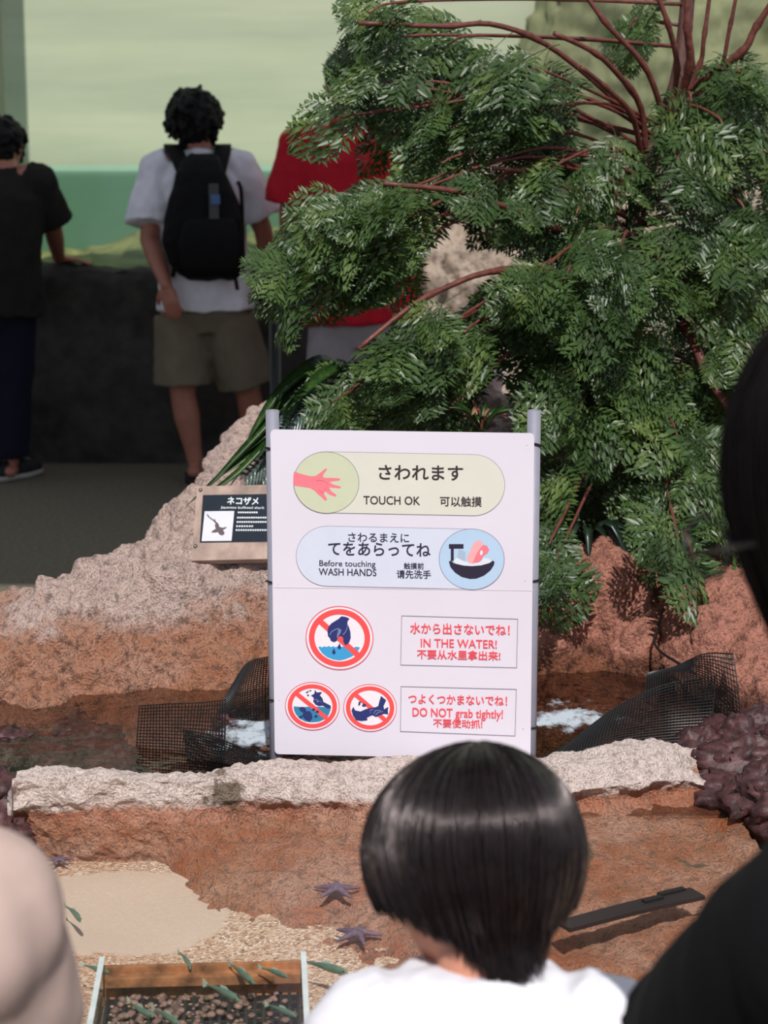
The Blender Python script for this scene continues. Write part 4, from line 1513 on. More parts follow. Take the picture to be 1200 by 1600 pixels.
# ------------------------------------------------------------------ strap leaved clump and grey green fronds lying over the left bank
M['strapleaf'] = leaf_material('strap leaf', rgb(26, 50, 20), rgb(36, 66, 26), rgb(76, 104, 42), 0.4, 0.35)
M['greyleaf'] = leaf_material('grey green leaf', rgb(58, 76, 66), rgb(84, 102, 94), rgb(120, 134, 128), 0.9, 0.25)


def blade_mesh(pts, w, fold=0.25, n=16):
    s = spline(pts, n)
    mb = MB()
    vs = []
    for i, p in enumerate(s):
        t = (s[min(i + 1, n - 1)] - s[max(i - 1, 0)]).normalized()
        sd_ = t.cross(V((0.2, -0.5, 0.85))).normalized()
        up = sd_.cross(t)
        k = i / (n - 1)
        ww = w * (math.sin(math.pi * min(1, 0.18 + k * 0.82)) ** 0.7 + 0.03)
        for q, dz in ((p - sd_ * ww + up * ww * fold, 0), (p, 0), (p + sd_ * ww + up * ww * fold, 0), (p - up * 0.0012, 0)):
            vs.append(q)
    fs = []
    for i in range(n - 1):
        a, b_ = i * 4, (i + 1) * 4
        for j in range(4):
            fs.append((a + j, a + (j + 1) % 4, b_ + (j + 1) % 4, b_ + j))
    mb.add(vs, fs)
    return mb


cb_ = at(520, 640, 4.45)
clump = empty('strap_leaved_plant', cb_ - V((0, 0, 0.02)), 'clump of long glossy green strap leaves drooping over the left bank, behind the left pipe', 'plant')
for pts, w in [(((540, 610, 4.35), (480, 600, 4.28), (400, 690, 4.22), (290, 792, 4.16)), 0.010),
               (((540, 600, 4.36), (490, 585, 4.28), (420, 660, 4.22), (330, 755, 4.16)), 0.013),
               (((540, 590, 4.38), (500, 570, 4.3), (440, 610, 4.24), (385, 690, 4.2)), 0.015),
               (((545, 585, 4.4), (505, 562, 4.32), (450, 600, 4.26), (420, 660, 4.2)), 0.014),
               (((540, 600, 4.36), (490, 605, 4.28), (415, 690, 4.22), (345, 745, 4.17)), 0.012),
               (((540, 595, 4.36), (500, 590, 4.28), (440, 660, 4.2), (400, 720, 4.17)), 0.012),
               (((545, 600, 4.36), (520, 575, 4.26), (470, 620, 4.18), (425, 700, 4.12)), 0.012),
               (((545, 590, 4.36), (535, 570, 4.26), (490, 600, 4.18), (440, 650, 4.12)), 0.012),
               (((540, 610, 4.36), (470, 640, 4.26), (390, 700, 4.2), (355, 725, 4.18)), 0.006),
               (((540, 610, 4.36), (460, 650, 4.25), (375, 735, 4.18), (320, 775, 4.14)), 0.009)]:
    blade_mesh([at(x_, y_, Y_ - 0.16) for x_, y_, Y_ in pts], w).build('leaf_blade', M['strapleaf'], clump)
fr = empty('pinnate_plant', at(520, 660, 4.25), 'grey green stiff pinnate fronds hanging just behind the left pipe of the sign', 'plant')
for pts in [((520, 640, 4.2), (470, 655, 4.12), (425, 695, 4.08), (385, 742, 4.04)), 
            ((530, 650, 4.2), (475, 668, 4.12), (440, 705, 4.06), (410, 748, 4.04)), ((540, 640, 4.2), (520, 620, 4.12), (480, 635, 4.02), (445, 668, 3.98))]:
    s = spline([at(*p) for p in pts], 22)
    mb = MB()
    mb.tube(s, [0.0035 - 0.002 * i / 21 for i in range(22)], 6)
    for i in range(3, 22):
        t = (s[min(i + 1, 21)] - s[i - 1]).normalized()
        for sg_ in (-1, 1):
            sd_ = t.cross(V((0.1, -0.6, 0.8))).normalized() * sg_
            ln = 0.05 * math.sin(math.pi * (0.2 + 0.75 * (1 - i / 22)))
            bl = blade_mesh([s[i], s[i] + (sd_ * 0.7 + t * 0.6) * ln * 0.5 + V((0, 0, 0.004)), s[i] + (sd_ * 0.6 + t * 0.9) * ln + V((0, 0, -0.012))], 0.0042, 0.3, 6)
            mb.add(bl.v, bl.f)
    mb.build('frond', M['greyleaf'], fr)

# young rosette with reddish leaves by the top edge of the sign
ro = at(752, 672, 4.0)
ros = empty('young_rosette', ro, 'small rosette of narrow green and reddish young leaves behind the top edge of the sign', 'plant')
M['redleaf'] = leaf_material('reddish young leaf', rgb(120, 74, 60), rgb(150, 104, 82), rgb(170, 140, 110))
for k in range(16):
    a = 2 * math.pi * k / 16 + random.uniform(-0.2, 0.2)
    d = V((math.cos(a), math.sin(a) * 0.6, 0))
    ln = random.uniform(0.05, 0.085)
    blade_mesh([ro, ro + d * ln * 0.5 + V((0, 0, ln * 0.55)), ro + d * ln + V((0, 0, ln * random.uniform(0.3, 0.9)))], 0.006, 0.3, 8).build('leaf_blade', M['redleaf'] if k % 2 else M['strapleaf'], ros)
# dark lance leaves low on the right
dk = at(915, 850, 4.05)
lan = empty('lance_leaved_plant', dk, 'low plant with dark lance shaped leaves under the hanging fronds, above the boulder', 'plant')
M['darkleaf'] = leaf_material('very dark leaf', rgb(20, 34, 24), rgb(28, 46, 30), rgb(44, 62, 40))
for k in range(9):
    a = math.pi + math.pi * k / 8
    d = V((math.cos(a), math.sin(a) * 0.7, 0))
    ln = random.uniform(0.09, 0.13)
    blade_mesh([dk, dk + d * ln * 0.5 + V((0, 0, ln * 0.4)), dk + d * ln + V((0, 0, random.uniform(-0.06, 0.03)))], 0.011, 0.3, 8).build('leaf_blade', M['darkleaf'], lan)

# things seen through the gap in the leaves: a shelf rock with a tub
M['tub'] = plain('pale lilac plastic', rgb(206, 196, 216), 0.4, var=0.04)
tp = at(772, 612, 5.6)
tub = empty('tub', tp, 'small pale lilac plastic tub seen through a gap in the leaves above the sign', 'tub')
mb = MB()
def circ(c, r, n=24):
    return [c + V((r * math.cos(2 * math.pi * i / n), r * math.sin(2 * math.pi * i / n), 0)) for i in range(n)]
mb.rings([circ(tp, 0.022), circ(tp + V((0, 0, 0.055)), 0.028), circ(tp + V((0, 0, 0.055)), 0.031), circ(tp + V((0, 0, 0.06)), 0.031), circ(tp + V((0, 0, 0.06)), 0.026), circ(tp + V((0, 0, 0.01)), 0.02)])
mb.build('bucket', M['tub'], tub)
hd = [tp + V((0.029 * math.cos(a), 0, 0.057 + 0.03 * math.sin(a))) for a in [math.pi * i / 12 for i in range(13)]]
MB().tube(hd, 0.0018, 6).build('handle', M['tub'], tub)
st_ = lump((tp.x, tp.y, tp.z / 2 - 0.01), (0.16, 0.14, tp.z / 2 + 0.005), 0.06, 5, 50, 40, None, 9.0, 0.03)
for p in st_.v:
    p.z = min(p.z, tp.z)
tag(st_.build('flat_rock', M['farrock'], None, loc=(tp.x, tp.y, 0)), 'pale beige rock under the lilac tub behind the sign', 'rock')

# ------------------------------------------------------------------ people
def skin_mat(name, c):
    m, nt, b = new_mat(name)
    vec = coords(nt, obj=True)
    f = noise_tex(nt, vec, 25, 4)
    nt.links.new(ramp(nt, f, [(0.3, tuple(x * 0.88 for x in c[:3]) + (1,)), (0.7, c)]), b.inputs['Base Color'])
    b.inputs['Roughness'].default_value = 0.5
    b.inputs['Subsurface Weight'].default_value = 0.08
    b.inputs['Subsurface Radius'].default_value = (0.02, 0.008, 0.004)
    return m


def cloth(name, c, scale=14, bmp=0.25, var=0.1):
    return plain(name, c, 0.9, var=var, vscale=scale, bmp=bmp, spec=0.2)


M['skin'] = skin_mat('tanned skin', rgb(176, 116, 96))
M['skin2'] = skin_mat('child skin', rgb(206, 142, 116))
M['blackhair'] = plain('black hair', rgb(9, 8, 8), 0.6, var=0.3, vscale=60, bmp=0.4, spec=0.2)
M['greyhair'] = plain('dark grey hair', rgb(62, 62, 62), 0.6, var=0.4, vscale=50, bmp=0.4)
M['sclera'] = plain('eye white', rgb(226, 222, 216), 0.2)
M['iris'] = plain('dark iris', rgb(30, 20, 16), 0.15)


def frame(fwd, up):
    f = V(fwd).normalized()
    u = (V(up) - f * V(up).dot(f)).normalized()
    r = f.cross(u)
    return f, u, r


def torso_rings(mb, J, s, prof, face, n=28):
    pel, nk = J['pel'], J['nk']
    up = (nk - pel)
    f = V(face)
    for i in range(1):
        pass
    rs = []
    latp = (J['hR'] - J['hL'])
    lats = (J['sR'] - J['sL'])
    for t, hw, hd, off in prof:
        k = min(1, max(0, t))
        lat = (latp.normalized() * (1 - k) + lats.normalized() * k).normalized()
        ax = up.normalized()
        lat = (lat - ax * lat.dot(ax) * 0.7).normalized()
        dep = ax.cross(lat).normalized()
        if dep.dot(f) < 0:
            dep = -dep
        bow = dep * (math.sin(math.pi * k) * -0.02 * s)
        c = pel + up * t + dep * off * s + bow
        ring = []
        for j in range(n):
            a = 2 * math.pi * j / n
            ca, sa = math.cos(a), math.sin(a)
            e = 0.8
            ring.append(c + lat * hw * s * math.copysign(abs(ca) ** e, ca) + dep * hd * s * math.copysign(abs(sa) ** e, sa))
        rs.append(ring)
    mb.rings(rs)


BODY = [(-.16, .10, .085, 0), (-.04, .155, .11, 0), (.1, .155, .11, 0), (.34, .135, .10, .005), (.6, .155, .115, 0), (.8, .165, .105, -.005), (.92, .12, .08, 0), (1.0, .066, .066, .005), (1.05, .055, .055, .01)]


def add_hand(mb, w, d, n, side, s, curl=0.35):
    """palm, four fingers and a thumb; n = back of the hand, side = towards the thumb"""
    d, n = d.normalized(), (n - d * n.dot(d)).normalized()
    side = (side - d * side.dot(d) - n * side.dot(n)).normalized()
    R = Matrix((side, d, n)).transposed()
    mb.tube([w - d * 0.01 * s, w + d * 0.03 * s], [0.026 * s, 0.029 * s], 12, True, (n, 0.65))
    mb.ell(w + d * 0.052 * s, (0.041 * s, 0.05 * s, 0.015 * s), R)
    for k, (o, ln) in enumerate(((0.030, .068), (0.010, .076), (-0.010, .071), (-0.029, .056))):
        b = w + d * (0.088 - 0.006 * abs(k - 1.2)) * s + side * o * s
        dirs = d + side * o * 1.6
        p = [b - d * 0.02 * s, b]
        cur = 0.0
        for seg in (0.45, 0.32, 0.23):
            cur += curl * (0.9 + 0.12 * k)
            v = dirs.normalized() * math.cos(cur) - n * math.sin(cur)
            p.append(p[-1] + v * ln * seg * s)
        mb.tube(p, [0.0098 * s, 0.0098 * s, 0.009 * s, 0.0084 * s, 0.0072 * s], 10, True)
    b = w + d * 0.022 * s + side * 0.032 * s
    t1 = (d * 0.65 + side * 0.7 - n * 0.25).normalized()
    t2 = (d * 0.9 + side * 0.3 - n * 0.35).normalized()
    mb.tube([b - side * 0.015 * s, b, b + t1 * 0.036 * s, b + t1 * 0.036 * s + t2 * 0.028 * s], [0.013 * s, 0.013 * s, 0.0108 * s, 0.0085 * s], 10, True)


def add_head(mb, h, f, u, r, s):
    R = Matrix((r, f, u)).transposed()
    mb.ell(h + u * 0.012 * s, (0.075 * s, 0.094 * s, 0.102 * s), R)
    mb.ell(h + f * 0.022 * s - u * 0.052 * s, (0.056 * s, 0.066 * s, 0.062 * s), R)
    mb.ell(h + f * 0.062 * s - u * 0.098 * s, (0.024 * s, 0.022 * s, 0.018 * s), R)
    mb.tube([h + f * 0.088 * s + u * 0.012 * s, h + f * 0.104 * s - u * 0.028 * s], [0.008 * s, 0.013 * s], 8, True)
    for q in (-1, 1):
        mb.ell(h + r * 0.076 * s * q - u * 0.012 * s - f * 0.006 * s, (0.009 * s, 0.018 * s, 0.031 * s), R)
        mb.ell(h + f * 0.078 * s + u * 0.026 * s + r * q * 0.03 * s, (0.022 * s, 0.012 * s, 0.006 * s), R)
    mb.ell(h + f * 0.083 * s - u * 0.062 * s, (0.023 * s, 0.009 * s, 0.005 * s), R)
    mb.ell(h + f * 0.081 * s - u * 0.071 * s, (0.019 * s, 0.009 * s, 0.006 * s), R)


def add_foot(mb, a, f, s):
    f = V((f.x, f.y, 0)).normalized()
    r = f.cross(V((0, 0, 1)))
    R = Matrix((r, f, V((0, 0, 1)))).transposed()
    z0 = a.z - 0.075 * s
    mb.tube([V((a.x, a.y, z0 + 0.03 * s)) - f * 0.045 * s, V((a.x, a.y, z0 + 0.036 * s)) + f * 0.05 * s, V((a.x, a.y, z0 + 0.022 * s)) + f * 0.15 * s],
            [0.033 * s, 0.036 * s, 0.028 * s], 14, True, (V((0, 0, 1)), 0.8))
    for k in range(5):
        b = V((a.x, a.y, z0 + 0.014 * s)) + f * (0.16 - 0.006 * abs(k - 1) ** 1.5) * s + r * (0.028 - 0.014 * k) * s
        mb.tube([b - f * 0.02 * s, b + f * 0.022 * s], [0.0095 * s, 0.0085 * s], 8, True)


def body(J, s, face, hs=None, wf=1.0, voxel=0.008, feet=True, curl=0.35, nr=0.058):
    hs = hs or s
    mb = MB()
    torso_rings(mb, J, s, [(t, w * wf, d * wf, o) for t, w, d, o in BODY], face)
    f, u, r = frame(J['hf'], J['hu'])
    mb.tube([J['nk'] - (J['nk'] - J['pel']).normalized() * 0.06 * s, J['nk'], J['head'] - u * 0.05 * hs - f * 0.02 * hs], [0.07 * s, nr * hs, (nr - 0.004) * hs], 16, True)
    add_head(mb, J['head'], f, u, r, hs)
    for q in 'LR':
        sh, e, w = J['s' + q], J['e' + q], J['w' + q]
        mb.tube([sh + (J['nk'] - sh) * 0.3, sh, sh * 0.6 + e * 0.4, e, e * 0.6 + w * 0.4, w],
                [0.06 * s * wf, 0.058 * s * wf, 0.052 * s * wf, 0.041 * s, 0.041 * s, 0.027 * s], 16, True)
        add_hand(mb, w, J.get('d' + q, w - e), J.get('n' + q, V((1 if q == 'R' else -1, 0, 0))), J.get('t' + q, V(face)), s, curl)
        hp, k, a = J['h' + q], J['k' + q], J['a' + q]
        mb.tube([hp + V((0, 0, 0.03)), hp * 0.6 + k * 0.4, k, k * 0.68 + a * 0.32, a * 0.85 + k * 0.15, a],
                [0.088 * s * wf, 0.078 * s, 0.056 * s, 0.058 * s, 0.037 * s, 0.036 * s], 18, True)
        if feet:
            add_foot(mb, a, J.get('f' + q, V(face)), s)
    return remesh(mb, voxel, 2)


def add_eyes(J, hs, root):
    f, u, r = frame(J['hf'], J['hu'])
    for q in (-1, 1):
        c = J['head'] + f * 0.079 * hs + r * q * 0.031 * hs + u * 0.006 * hs
        e = MB().ell(c, (0.0115 * hs,) * 3, None, 12, 8).build('eye', M['sclera'], root)
        MB().ell(c + f * 0.0085 * hs, (0.0052 * hs,) * 3, None, 10, 6).build('iris', M['iris'], e)


def folds(amp, sc, seed=0.0):
    return lambda p: amp * noise.noise(V((p.x * sc + seed, p.y * sc, p.z * sc * 0.55))) + amp * 0.45 * noise.noise(V((p.x * sc * 2.3, p.y * sc * 2.3 + seed, p.z * sc * 1.6)))


def shirt(J, s, face, prof, sleeve=0.55, sr=(0.078, 0.085), wf=1.0, voxel=0.009, amp=0.008, name='shirt', mat=None, root=None, smooth=3, long=False):
    mb = MB()
    torso_rings(mb, J, s, prof, face, 36)
    for q in 'LR':
        sh, e, w = J['s' + q], J['e' + q], J['w' + q]
        if long:
            end = e + (w - e) * sleeve
            pts = [sh + (J['nk'] - sh) * 0.35, sh, sh * 0.5 + e * 0.5, e, end]
            rad = [sr[0] * 0.95 * s, sr[0] * s, sr[0] * 0.92 * s, sr[1] * s, sr[1] * 0.8 * s]
        else:
            end = sh + (e - sh) * sleeve
            pts = [sh + (J['nk'] - sh) * 0.35, sh, sh * 0.5 + end * 0.5, end]
            rad = [sr[0] * 0.9 * s, sr[0] * s, (sr[0] + sr[1]) / 2 * s, sr[1] * s]
        mb.tube(pts, rad, 20)
        mb.ell(sh, (sr[0] * s,) * 3)
    o = remesh(mb, voxel, smooth, folds(amp, 14 / s, 3.0)).build(name, mat, root)
    return o


def trousers(J, s, face, frac=0.9, r=(0.105, 0.11), top=0.12, wf=1.0, voxel=0.01, amp=0.007, name='shorts', mat=None, root=None, full=False):
    mb = MB()
    prof = [(-.17, .11 * wf, .10 * wf, 0), (-.05, .172 * wf, .125 * wf, 0), (.05, .170 * wf, .122 * wf, 0), (top, .158 * wf, .115 * wf, 0)]
    torso_rings(mb, J, s, prof, face)
    for q in 'LR':
        hp, k, a = J['h' + q], J['k' + q], J['a' + q]
        if full:
            end = k + (a - k) * frac
            mb.tube([hp + V((0, 0, 0.02)), hp * 0.5 + k * 0.5, k, k * 0.5 + end * 0.5, end], [r[0] * s, r[0] * 0.9 * s, r[1] * s, r[1] * 0.97 * s, r[1] * 0.95 * s], 20)
        else:
            end = hp + (k - hp) * frac
            mb.tube([hp + V((0, 0, 0.02)), hp * 0.5 + end * 0.5, end], [r[0] * s, (r[0] + r[1]) / 2 * s, r[1] * s], 24)
    return remesh(mb, voxel, 2, folds(amp, 11 / s, 8.0)).build(name, mat, root)


def hair_mass(h, f, u, r, s, rad, back, drop, seed, clump=26, amp=0.014, mat=None, root=None, nape=0.0, face_open=0.45, voxel=0.006):
    """a head of hair: a cap over crown, sides and nape made of many tufts"""
    rr = random.Random(seed)
    mb = MB()
    R = Matrix((r, f, u)).transposed()
    c = h + u * 0.022 * s - f * back * s
    mb.ell(c, (rad[0] * s, rad[1] * s, rad[2] * s), R)
    if nape:
        mb.ell(h - f * 0.045 * s - u * nape * s, (0.066 * s, 0.055 * s, 0.055 * s), R)
    for i in range(clump):
        while True:
            d = V((rr.uniform(-1, 1), rr.uniform(-1, 0.9), rr.uniform(-0.6, 1)))
            if 0.3 < d.length < 1 and not (d.y > face_open and d.z < 0.35):
                break
        d.normalize()
        p = V((d.x * rad[0], d.y * rad[1], d.z * rad[2])) * s * 0.93
        tip = p + (d * 0.5 + V((0, -0.1, -0.9)) * (0.6 if d.z < 0.5 else 0.2)) * drop * s
        mb.tube([c + R @ (p * 0.8), c + R @ p, c + R @ tip], [0.026 * s, 0.024 * s, 0.008 * s], 8, True)
    return remesh(mb, voxel, 1, lambda p: amp * s * noise.noise(p * 40)).build('hair', mat, root)


def shoe(a, f, s, mat, sole, root):
    f = V((f.x, f.y, 0)).normalized()
    r = f.cross(V((0, 0, 1)))
    z0 = a.z - 0.075 * s
    def oval(z, k, ext=0.0):
        c = V((a.x, a.y, z)) + f * 0.05 * s
        out = []
        for i in range(28):
            t = 2 * math.pi * i / 28
            ca, sa = math.cos(t), math.sin(t)
            wd = 0.047 if ca > 0 else 0.038
            out.append(c + f * (0.145 + ext) * s * k * ca + r * wd * s * k * math.copysign(abs(sa) ** 0.75, sa))
        return out
    so_ = MB().rings([oval(z0 - 0.012 * s, 1.0), oval(z0 + 0.012 * s, 1.03)])
    up_ = MB()
    up_.rings([oval(z0 + 0.008 * s, 1.0), oval(z0 + 0.035 * s, 0.97), [p * 0.7 + V((a.x, a.y, z0 + 0.07 * s)) * 0.3 for p in oval(z0 + 0.06 * s, 0.9)], [p * 0.3 + (V((a.x, a.y, z0 + 0.085 * s)) - f * 0.01) * 0.7 for p in oval(z0 + 0.09 * s, 0.9)]])
    o = up_.build('shoe', mat, root)
    so_.build('sole', sole, o)
    la = MB()
    for i in range(4):
        c = V((a.x, a.y, z0 + (0.066 + 0.004 * i) * s)) + f * (0.10 - 0.02 * i) * s
        la.tube([c - r * 0.022 * s, c + V((0, 0, 0.004)), c + r * 0.022 * s], 0.0025, 6)
    la.build('laces', sole, o)
    return o


# ---- man in white shirt with backpack
Y1 = 8.62
J = dict(pel=at(322, 478, Y1), nk=at(310, 236, Y1), head=at(303, 190, Y1 + 0.03),
         sL=at(247, 268, Y1), eL=at(233, 375, Y1 - 0.10), wL=at(260, 445, Y1 - 0.22),
         sR=at(374, 266, Y1), eR=at(411, 360, Y1 + 0.02), wR=at(424, 425, Y1 + 0.08),
         hL=at(282, 500, Y1), kL=at(286, 618, Y1 - 0.02), aL=at(305, 722, Y1 - 0.03),
         hR=at(358, 500, Y1), kR=at(388, 615, Y1 + 0.05), aR=at(405, 716, Y1 + 0.12),
         hf=V((-0.05, 0.97, -0.22)), hu=V((0, 0.2, 1)))
J['aL'].z = J['aR'].z = 0.10
J['dL'] = at(272, 495, Y1 - 0.24) - J['wL']
J['nL'] = V((-0.35, -0.9, 0.1))
J['tL'] = V((-0.9, 0.3, 0))
p1_ = empty('person', V((J['pel'].x, Y1, 0.0)), 'person in white t-shirt and khaki shorts seen from behind, wearing a black backpack', 'person', 'visitors at the tank window')
M['whiteshirt'] = cloth('white cotton', rgb(232, 232, 240))
M['khaki'] = cloth('khaki cotton', rgb(118, 108, 92))
M['sandal'] = plain('black rubber sandal', rgb(24, 22, 22), 0.7)
FACE = V((0, 1, 0))
body(J, 1.0, FACE, 1.04, 1.0, 0.0075, curl=0.28).build('body', M['skin'], p1_)
add_eyes(J, 1.04, p1_)
f, u, r = frame(J['hf'], J['hu'])
hair_mass(J['head'], f, u, r, 1.04, (0.107, 0.118, 0.112), 0.012, 0.045, 5, 90, 0.012, M['blackhair'], p1_, 0.055)
SH = [(-.02, .212, .155, -.01), (.1, .205, .15, -.01), (.35, .19, .14, 0), (.6, .19, .14, 0), (.8, .192, .128, 0), (.92, .145, .10, 0), (.99, .08, .08, 0.005), (1.02, .072, .072, 0.01)]
shirt(J, 1.0, FACE, SH, 0.80, (0.086, 0.112), 1.0, 0.009, 0.010, 'shirt', M['whiteshirt'], p1_)
trousers(J, 1.0, FACE, 0.86, (0.115, 0.128), 0.1, 1.05, 0.01, 0.008, 'shorts', M['khaki'], p1_)
for q in 'LR':
    a = J['a' + q]
    sl = MB()
    def foot_oval(z, k):
        return [V((a.x + 0.048 * k * math.sin(t), a.y + 0.055 + 0.14 * k * math.cos(t), z)) for t in [2 * math.pi * i / 24 for i in range(24)]]
    sl.rings([foot_oval(0.002, 1), foot_oval(0.024, 1.02)])
    so_ = sl.build('sandal', M['sandal'], p1_)
    MB().tube([V((a.x - 0.045, a.y + 0.05, 0.03)), V((a.x - 0.01, a.y + 0.12, 0.062)), V((a.x + 0.045, a.y + 0.05, 0.03))], 0.008, 8).build('sandal_strap', M['sandal'], so_)

# backpack
M['packfab'] = plain('black pack fabric', rgb(12, 12, 14), 0.8, var=0.2, vscale=30, bmp=0.2, spec=0.2)
M['packgrey'] = plain('grey pack webbing', rgb(72, 72, 76), 0.7)
M['packblue'] = plain('blue woven label', rgb(70, 104, 150), 0.7)
YB = Y1 - 0.135
pk = empty('backpack', at(318, 400, YB - 0.08), 'black backpack with grey strap and small blue label, worn over the white t-shirt', 'backpack')
pr = [(437, 298, 362, 0.05), (430, 284, 376, 0.12), (408, 266, 382, 0.17), (375, 258, 384, 0.185), (338, 262, 380, 0.185), (300, 270, 370, 0.165), (268, 278, 354, 0.13), (248, 288, 345, 0.09), (240, 296, 338, 0.04)]
mb = MB()
rs = []
for y, xa, xb, dp in pr:
    a, b_ = at(xa, y, YB), at(xb, y, YB)
    ring = []
    for k in range(32):
        t = 2 * math.pi * k / 32
        ca, sa = math.cos(t), math.sin(t)
        c = (a + b_) / 2
        ring.append(c + (b_ - a) / 2 * math.copysign(abs(ca) ** 0.6, ca) + V((0, -dp / 2 + dp / 2 * math.copysign(abs(sa) ** 0.6, sa), 0)))
    rs.append(ring)
mb.rings(rs)
mb = remesh(mb, 0.008, 3, folds(0.006, 18, 1.0))
mb.build('pack_body', M['packfab'], pk)
# front pocket
mb = MB()
rs = []
for y, xa, xb, dp in ((428, 296, 366, 0.03), (415, 284, 374, 0.05), (375, 280, 376, 0.055), (348, 288, 370, 0.045), (340, 296, 362, 0.02)):
    a, b_ = at(xa, y, YB - 0.165), at(xb, y, YB - 0.165)
    c = (a + b_) / 2
    rs.append([c + (b_ - a) / 2 * math.copysign(abs(math.cos(t)) ** 0.6, math.cos(t)) + V((0, -dp / 2 + dp / 2 * math.copysign(abs(math.sin(t)) ** 0.6, math.sin(t)), 0)) for t in [2 * math.pi * k / 24 for k in range(24)]])
mb.rings(rs).build('front_pocket', M['packfab'], pk)
for xa, xb, ya, yb_, mt, nm, yy in ((326, 341, 287, 342, 'packgrey', 'grey_strap', -0.19), (329, 343, 304, 319, 'packblue', 'woven_label', -0.197)):
    a, b_, c_, d_ = at(xa, ya, YB + yy), at(xb, ya, YB + yy), at(xb + 1, yb_, YB + yy - 0.006), at(xa + 1, yb_, YB + yy - 0.006)
    MB().rings([[p + V((0, 0.012, 0)) for p in (a, b_, c_, d_)], [a, b_, c_, d_]]).build(nm, M[mt], pk, smooth=False)
for side in (-1, 1):
    xa = 288 if side < 0 else 340
    xs_ = 268 if side < 0 else 349
    xt = 262 if side < 0 else 362
    pts = [at(xa, 268, YB - 0.06), at(xs_ + (8 if side < 0 else -2), 240, YB + 0.03), at(xs_, 229, YB + 0.10), at(xs_ - side * 2, 236, YB + 0.20), at(xs_ - side * -6, 300, YB + 0.29), at(xt, 390, YB + 0.20), at(xt + side * 8, 415, YB - 0.02)]
    ctr = spline(pts, 26)
    rs = []
    for i, p in enumerate(ctr):
        t = (ctr[min(i + 1, 25)] - ctr[max(i - 1, 0)]).normalized()
        n_ = t.cross(V((1, 0, 0))).normalized()
        w_ = 0.034 if i < 16 else 0.014
        rs.append([p + V((-w_, 0, 0)) - n_ * 0.008, p + V((w_, 0, 0)) - n_ * 0.008, p + V((w_, 0, 0)) + n_ * 0.008, p + V((-w_, 0, 0)) + n_ * 0.008])
    MB().rings(rs).build('shoulder_strap', M['packfab'], pk)
MB().tube([at(303, 250, YB - 0.02), at(309, 243, YB - 0.04), at(318, 243, YB - 0.04), at(326, 250, YB - 0.02)], 0.008, 8).build('grab_handle', M['packfab'], pk)
for pts in ([(372, 285, -0.02), (377, 300, -0.05), (379, 360, -0.09), (381, 425, -0.06)], [(352, 428, -0.10), (366, 432, -0.09), (371, 452, -0.06)], [(272, 415, -0.06), (271, 425, -0.04), (270, 432, -0.03)]):
    MB().tube(spline([at(x, y, YB + q) for x, y, q in pts], 12), 0.009, 8).build('webbing_strap', M['packfab'], pk)

# ---- man in red shirt
Y2 = 8.42
J = dict(pel=at(566, 490, Y2), nk=at(545, 190, Y2), head=at(541, 130, Y2 + 0.03),
         sL=at(470, 226, Y2), eL=at(452, 335, Y2 + 0.0), wL=at(455, 415, Y2 + 0.12),
         sR=at(618, 228, Y2), eR=at(632, 330, Y2 + 0.14), wR=at(622, 400, Y2 + 0.34),
         hL=at(526, 512, Y2), kL=at(520, 640, Y2), aL=at(522, 742, Y2),
         hR=at(604, 512, Y2), kR=at(606, 640, Y2), aR=at(608, 742, Y2),
         hf=V((-0.1, 0.98, -0.15)), hu=V((0, 0.12, 1)))
J['aL'].z = J['aR'].z = 0.095
J['dL'] = V((0.02, 0.3, -1))
p2_ = empty('person', V((J['pel'].x, Y2, 0)), 'person in red t-shirt with grey cap from behind, partly hidden by the shrub', 'person', 'visitors at the tank window')
M['redshirt'] = cloth('red cotton', rgb(186, 30, 46))
M['palepants'] = cloth('pale grey cotton', rgb(158, 152, 156))
body(J, 1.08, FACE, 1.08, 1.08, 0.008).build('body', M['skin'], p2_)
add_eyes(J, 1.08, p2_)
f, u, r = frame(J['hf'], J['hu'])
hair_mass(J['head'], f, u, r, 1.08, (0.083, 0.099, 0.098), 0.012, 0.012, 9, 40, 0.006, M['blackhair'], p2_, 0.045)
cap = MB()
R = Matrix((r, f, u)).transposed()
for k in range(9):
    pass
cc = J['head'] + u * 0.045
rs = []
for i in range(10):
    ph = math.pi / 2 * i / 9.2
    rs.append([cc + R @ V((0.096 * math.cos(ph) * math.cos(t), 0.112 * math.cos(ph) * math.sin(t), 0.095 * math.sin(ph))) for t in [2 * math.pi * k / 32 for k in range(32)]])
cap.rings(rs)
M['capgrey'] = cloth('dark grey cap cloth', rgb(82, 86, 84))
co = cap.build('cap', M['capgrey'], p2_)
br_ = MB()
rs = []
for dz in (0.0, 0.005):
    rs.append([cc + R @ V((0.085 * math.cos(t), 0.09 + 0.085 * math.sin(t), dz)) for t in [math.pi * k / 16 for k in range(17)]] + [cc + R @ V((0, 0.08, dz))])
br_.rings(rs).build('cap_brim', M['capgrey'], co, smooth=False)
SH2 = [(-.04, .238, .165, 0), (.1, .225, .16, 0), (.35, .205, .15, 0), (.6, .205, .15, 0), (.8, .205, .138, 0), (.92, .15, .10, 0), (.99, .085, .08, 0.005), (1.02, .072, .072, 0.01)]
shirt(J, 1.05, FACE, SH2, 0.86, (0.09, 0.108), 1.0, 0.01, 0.010, 'shirt', M['redshirt'], p2_)
trousers(J, 1.08, FACE, 0.97, (0.112, 0.118), 0.12, 1.05, 0.011, 0.008, 'shorts', M['palepants'], p2_)
M['shoedark'] = plain('black canvas shoe', rgb(22, 22, 24), 0.8)
M['shoesole'] = plain('pale shoe sole', rgb(170, 166, 160), 0.7)
for q in 'LR':
    shoe(J['a' + q], FACE, 1.05, M['shoedark'], M['shoesole'], p2_)

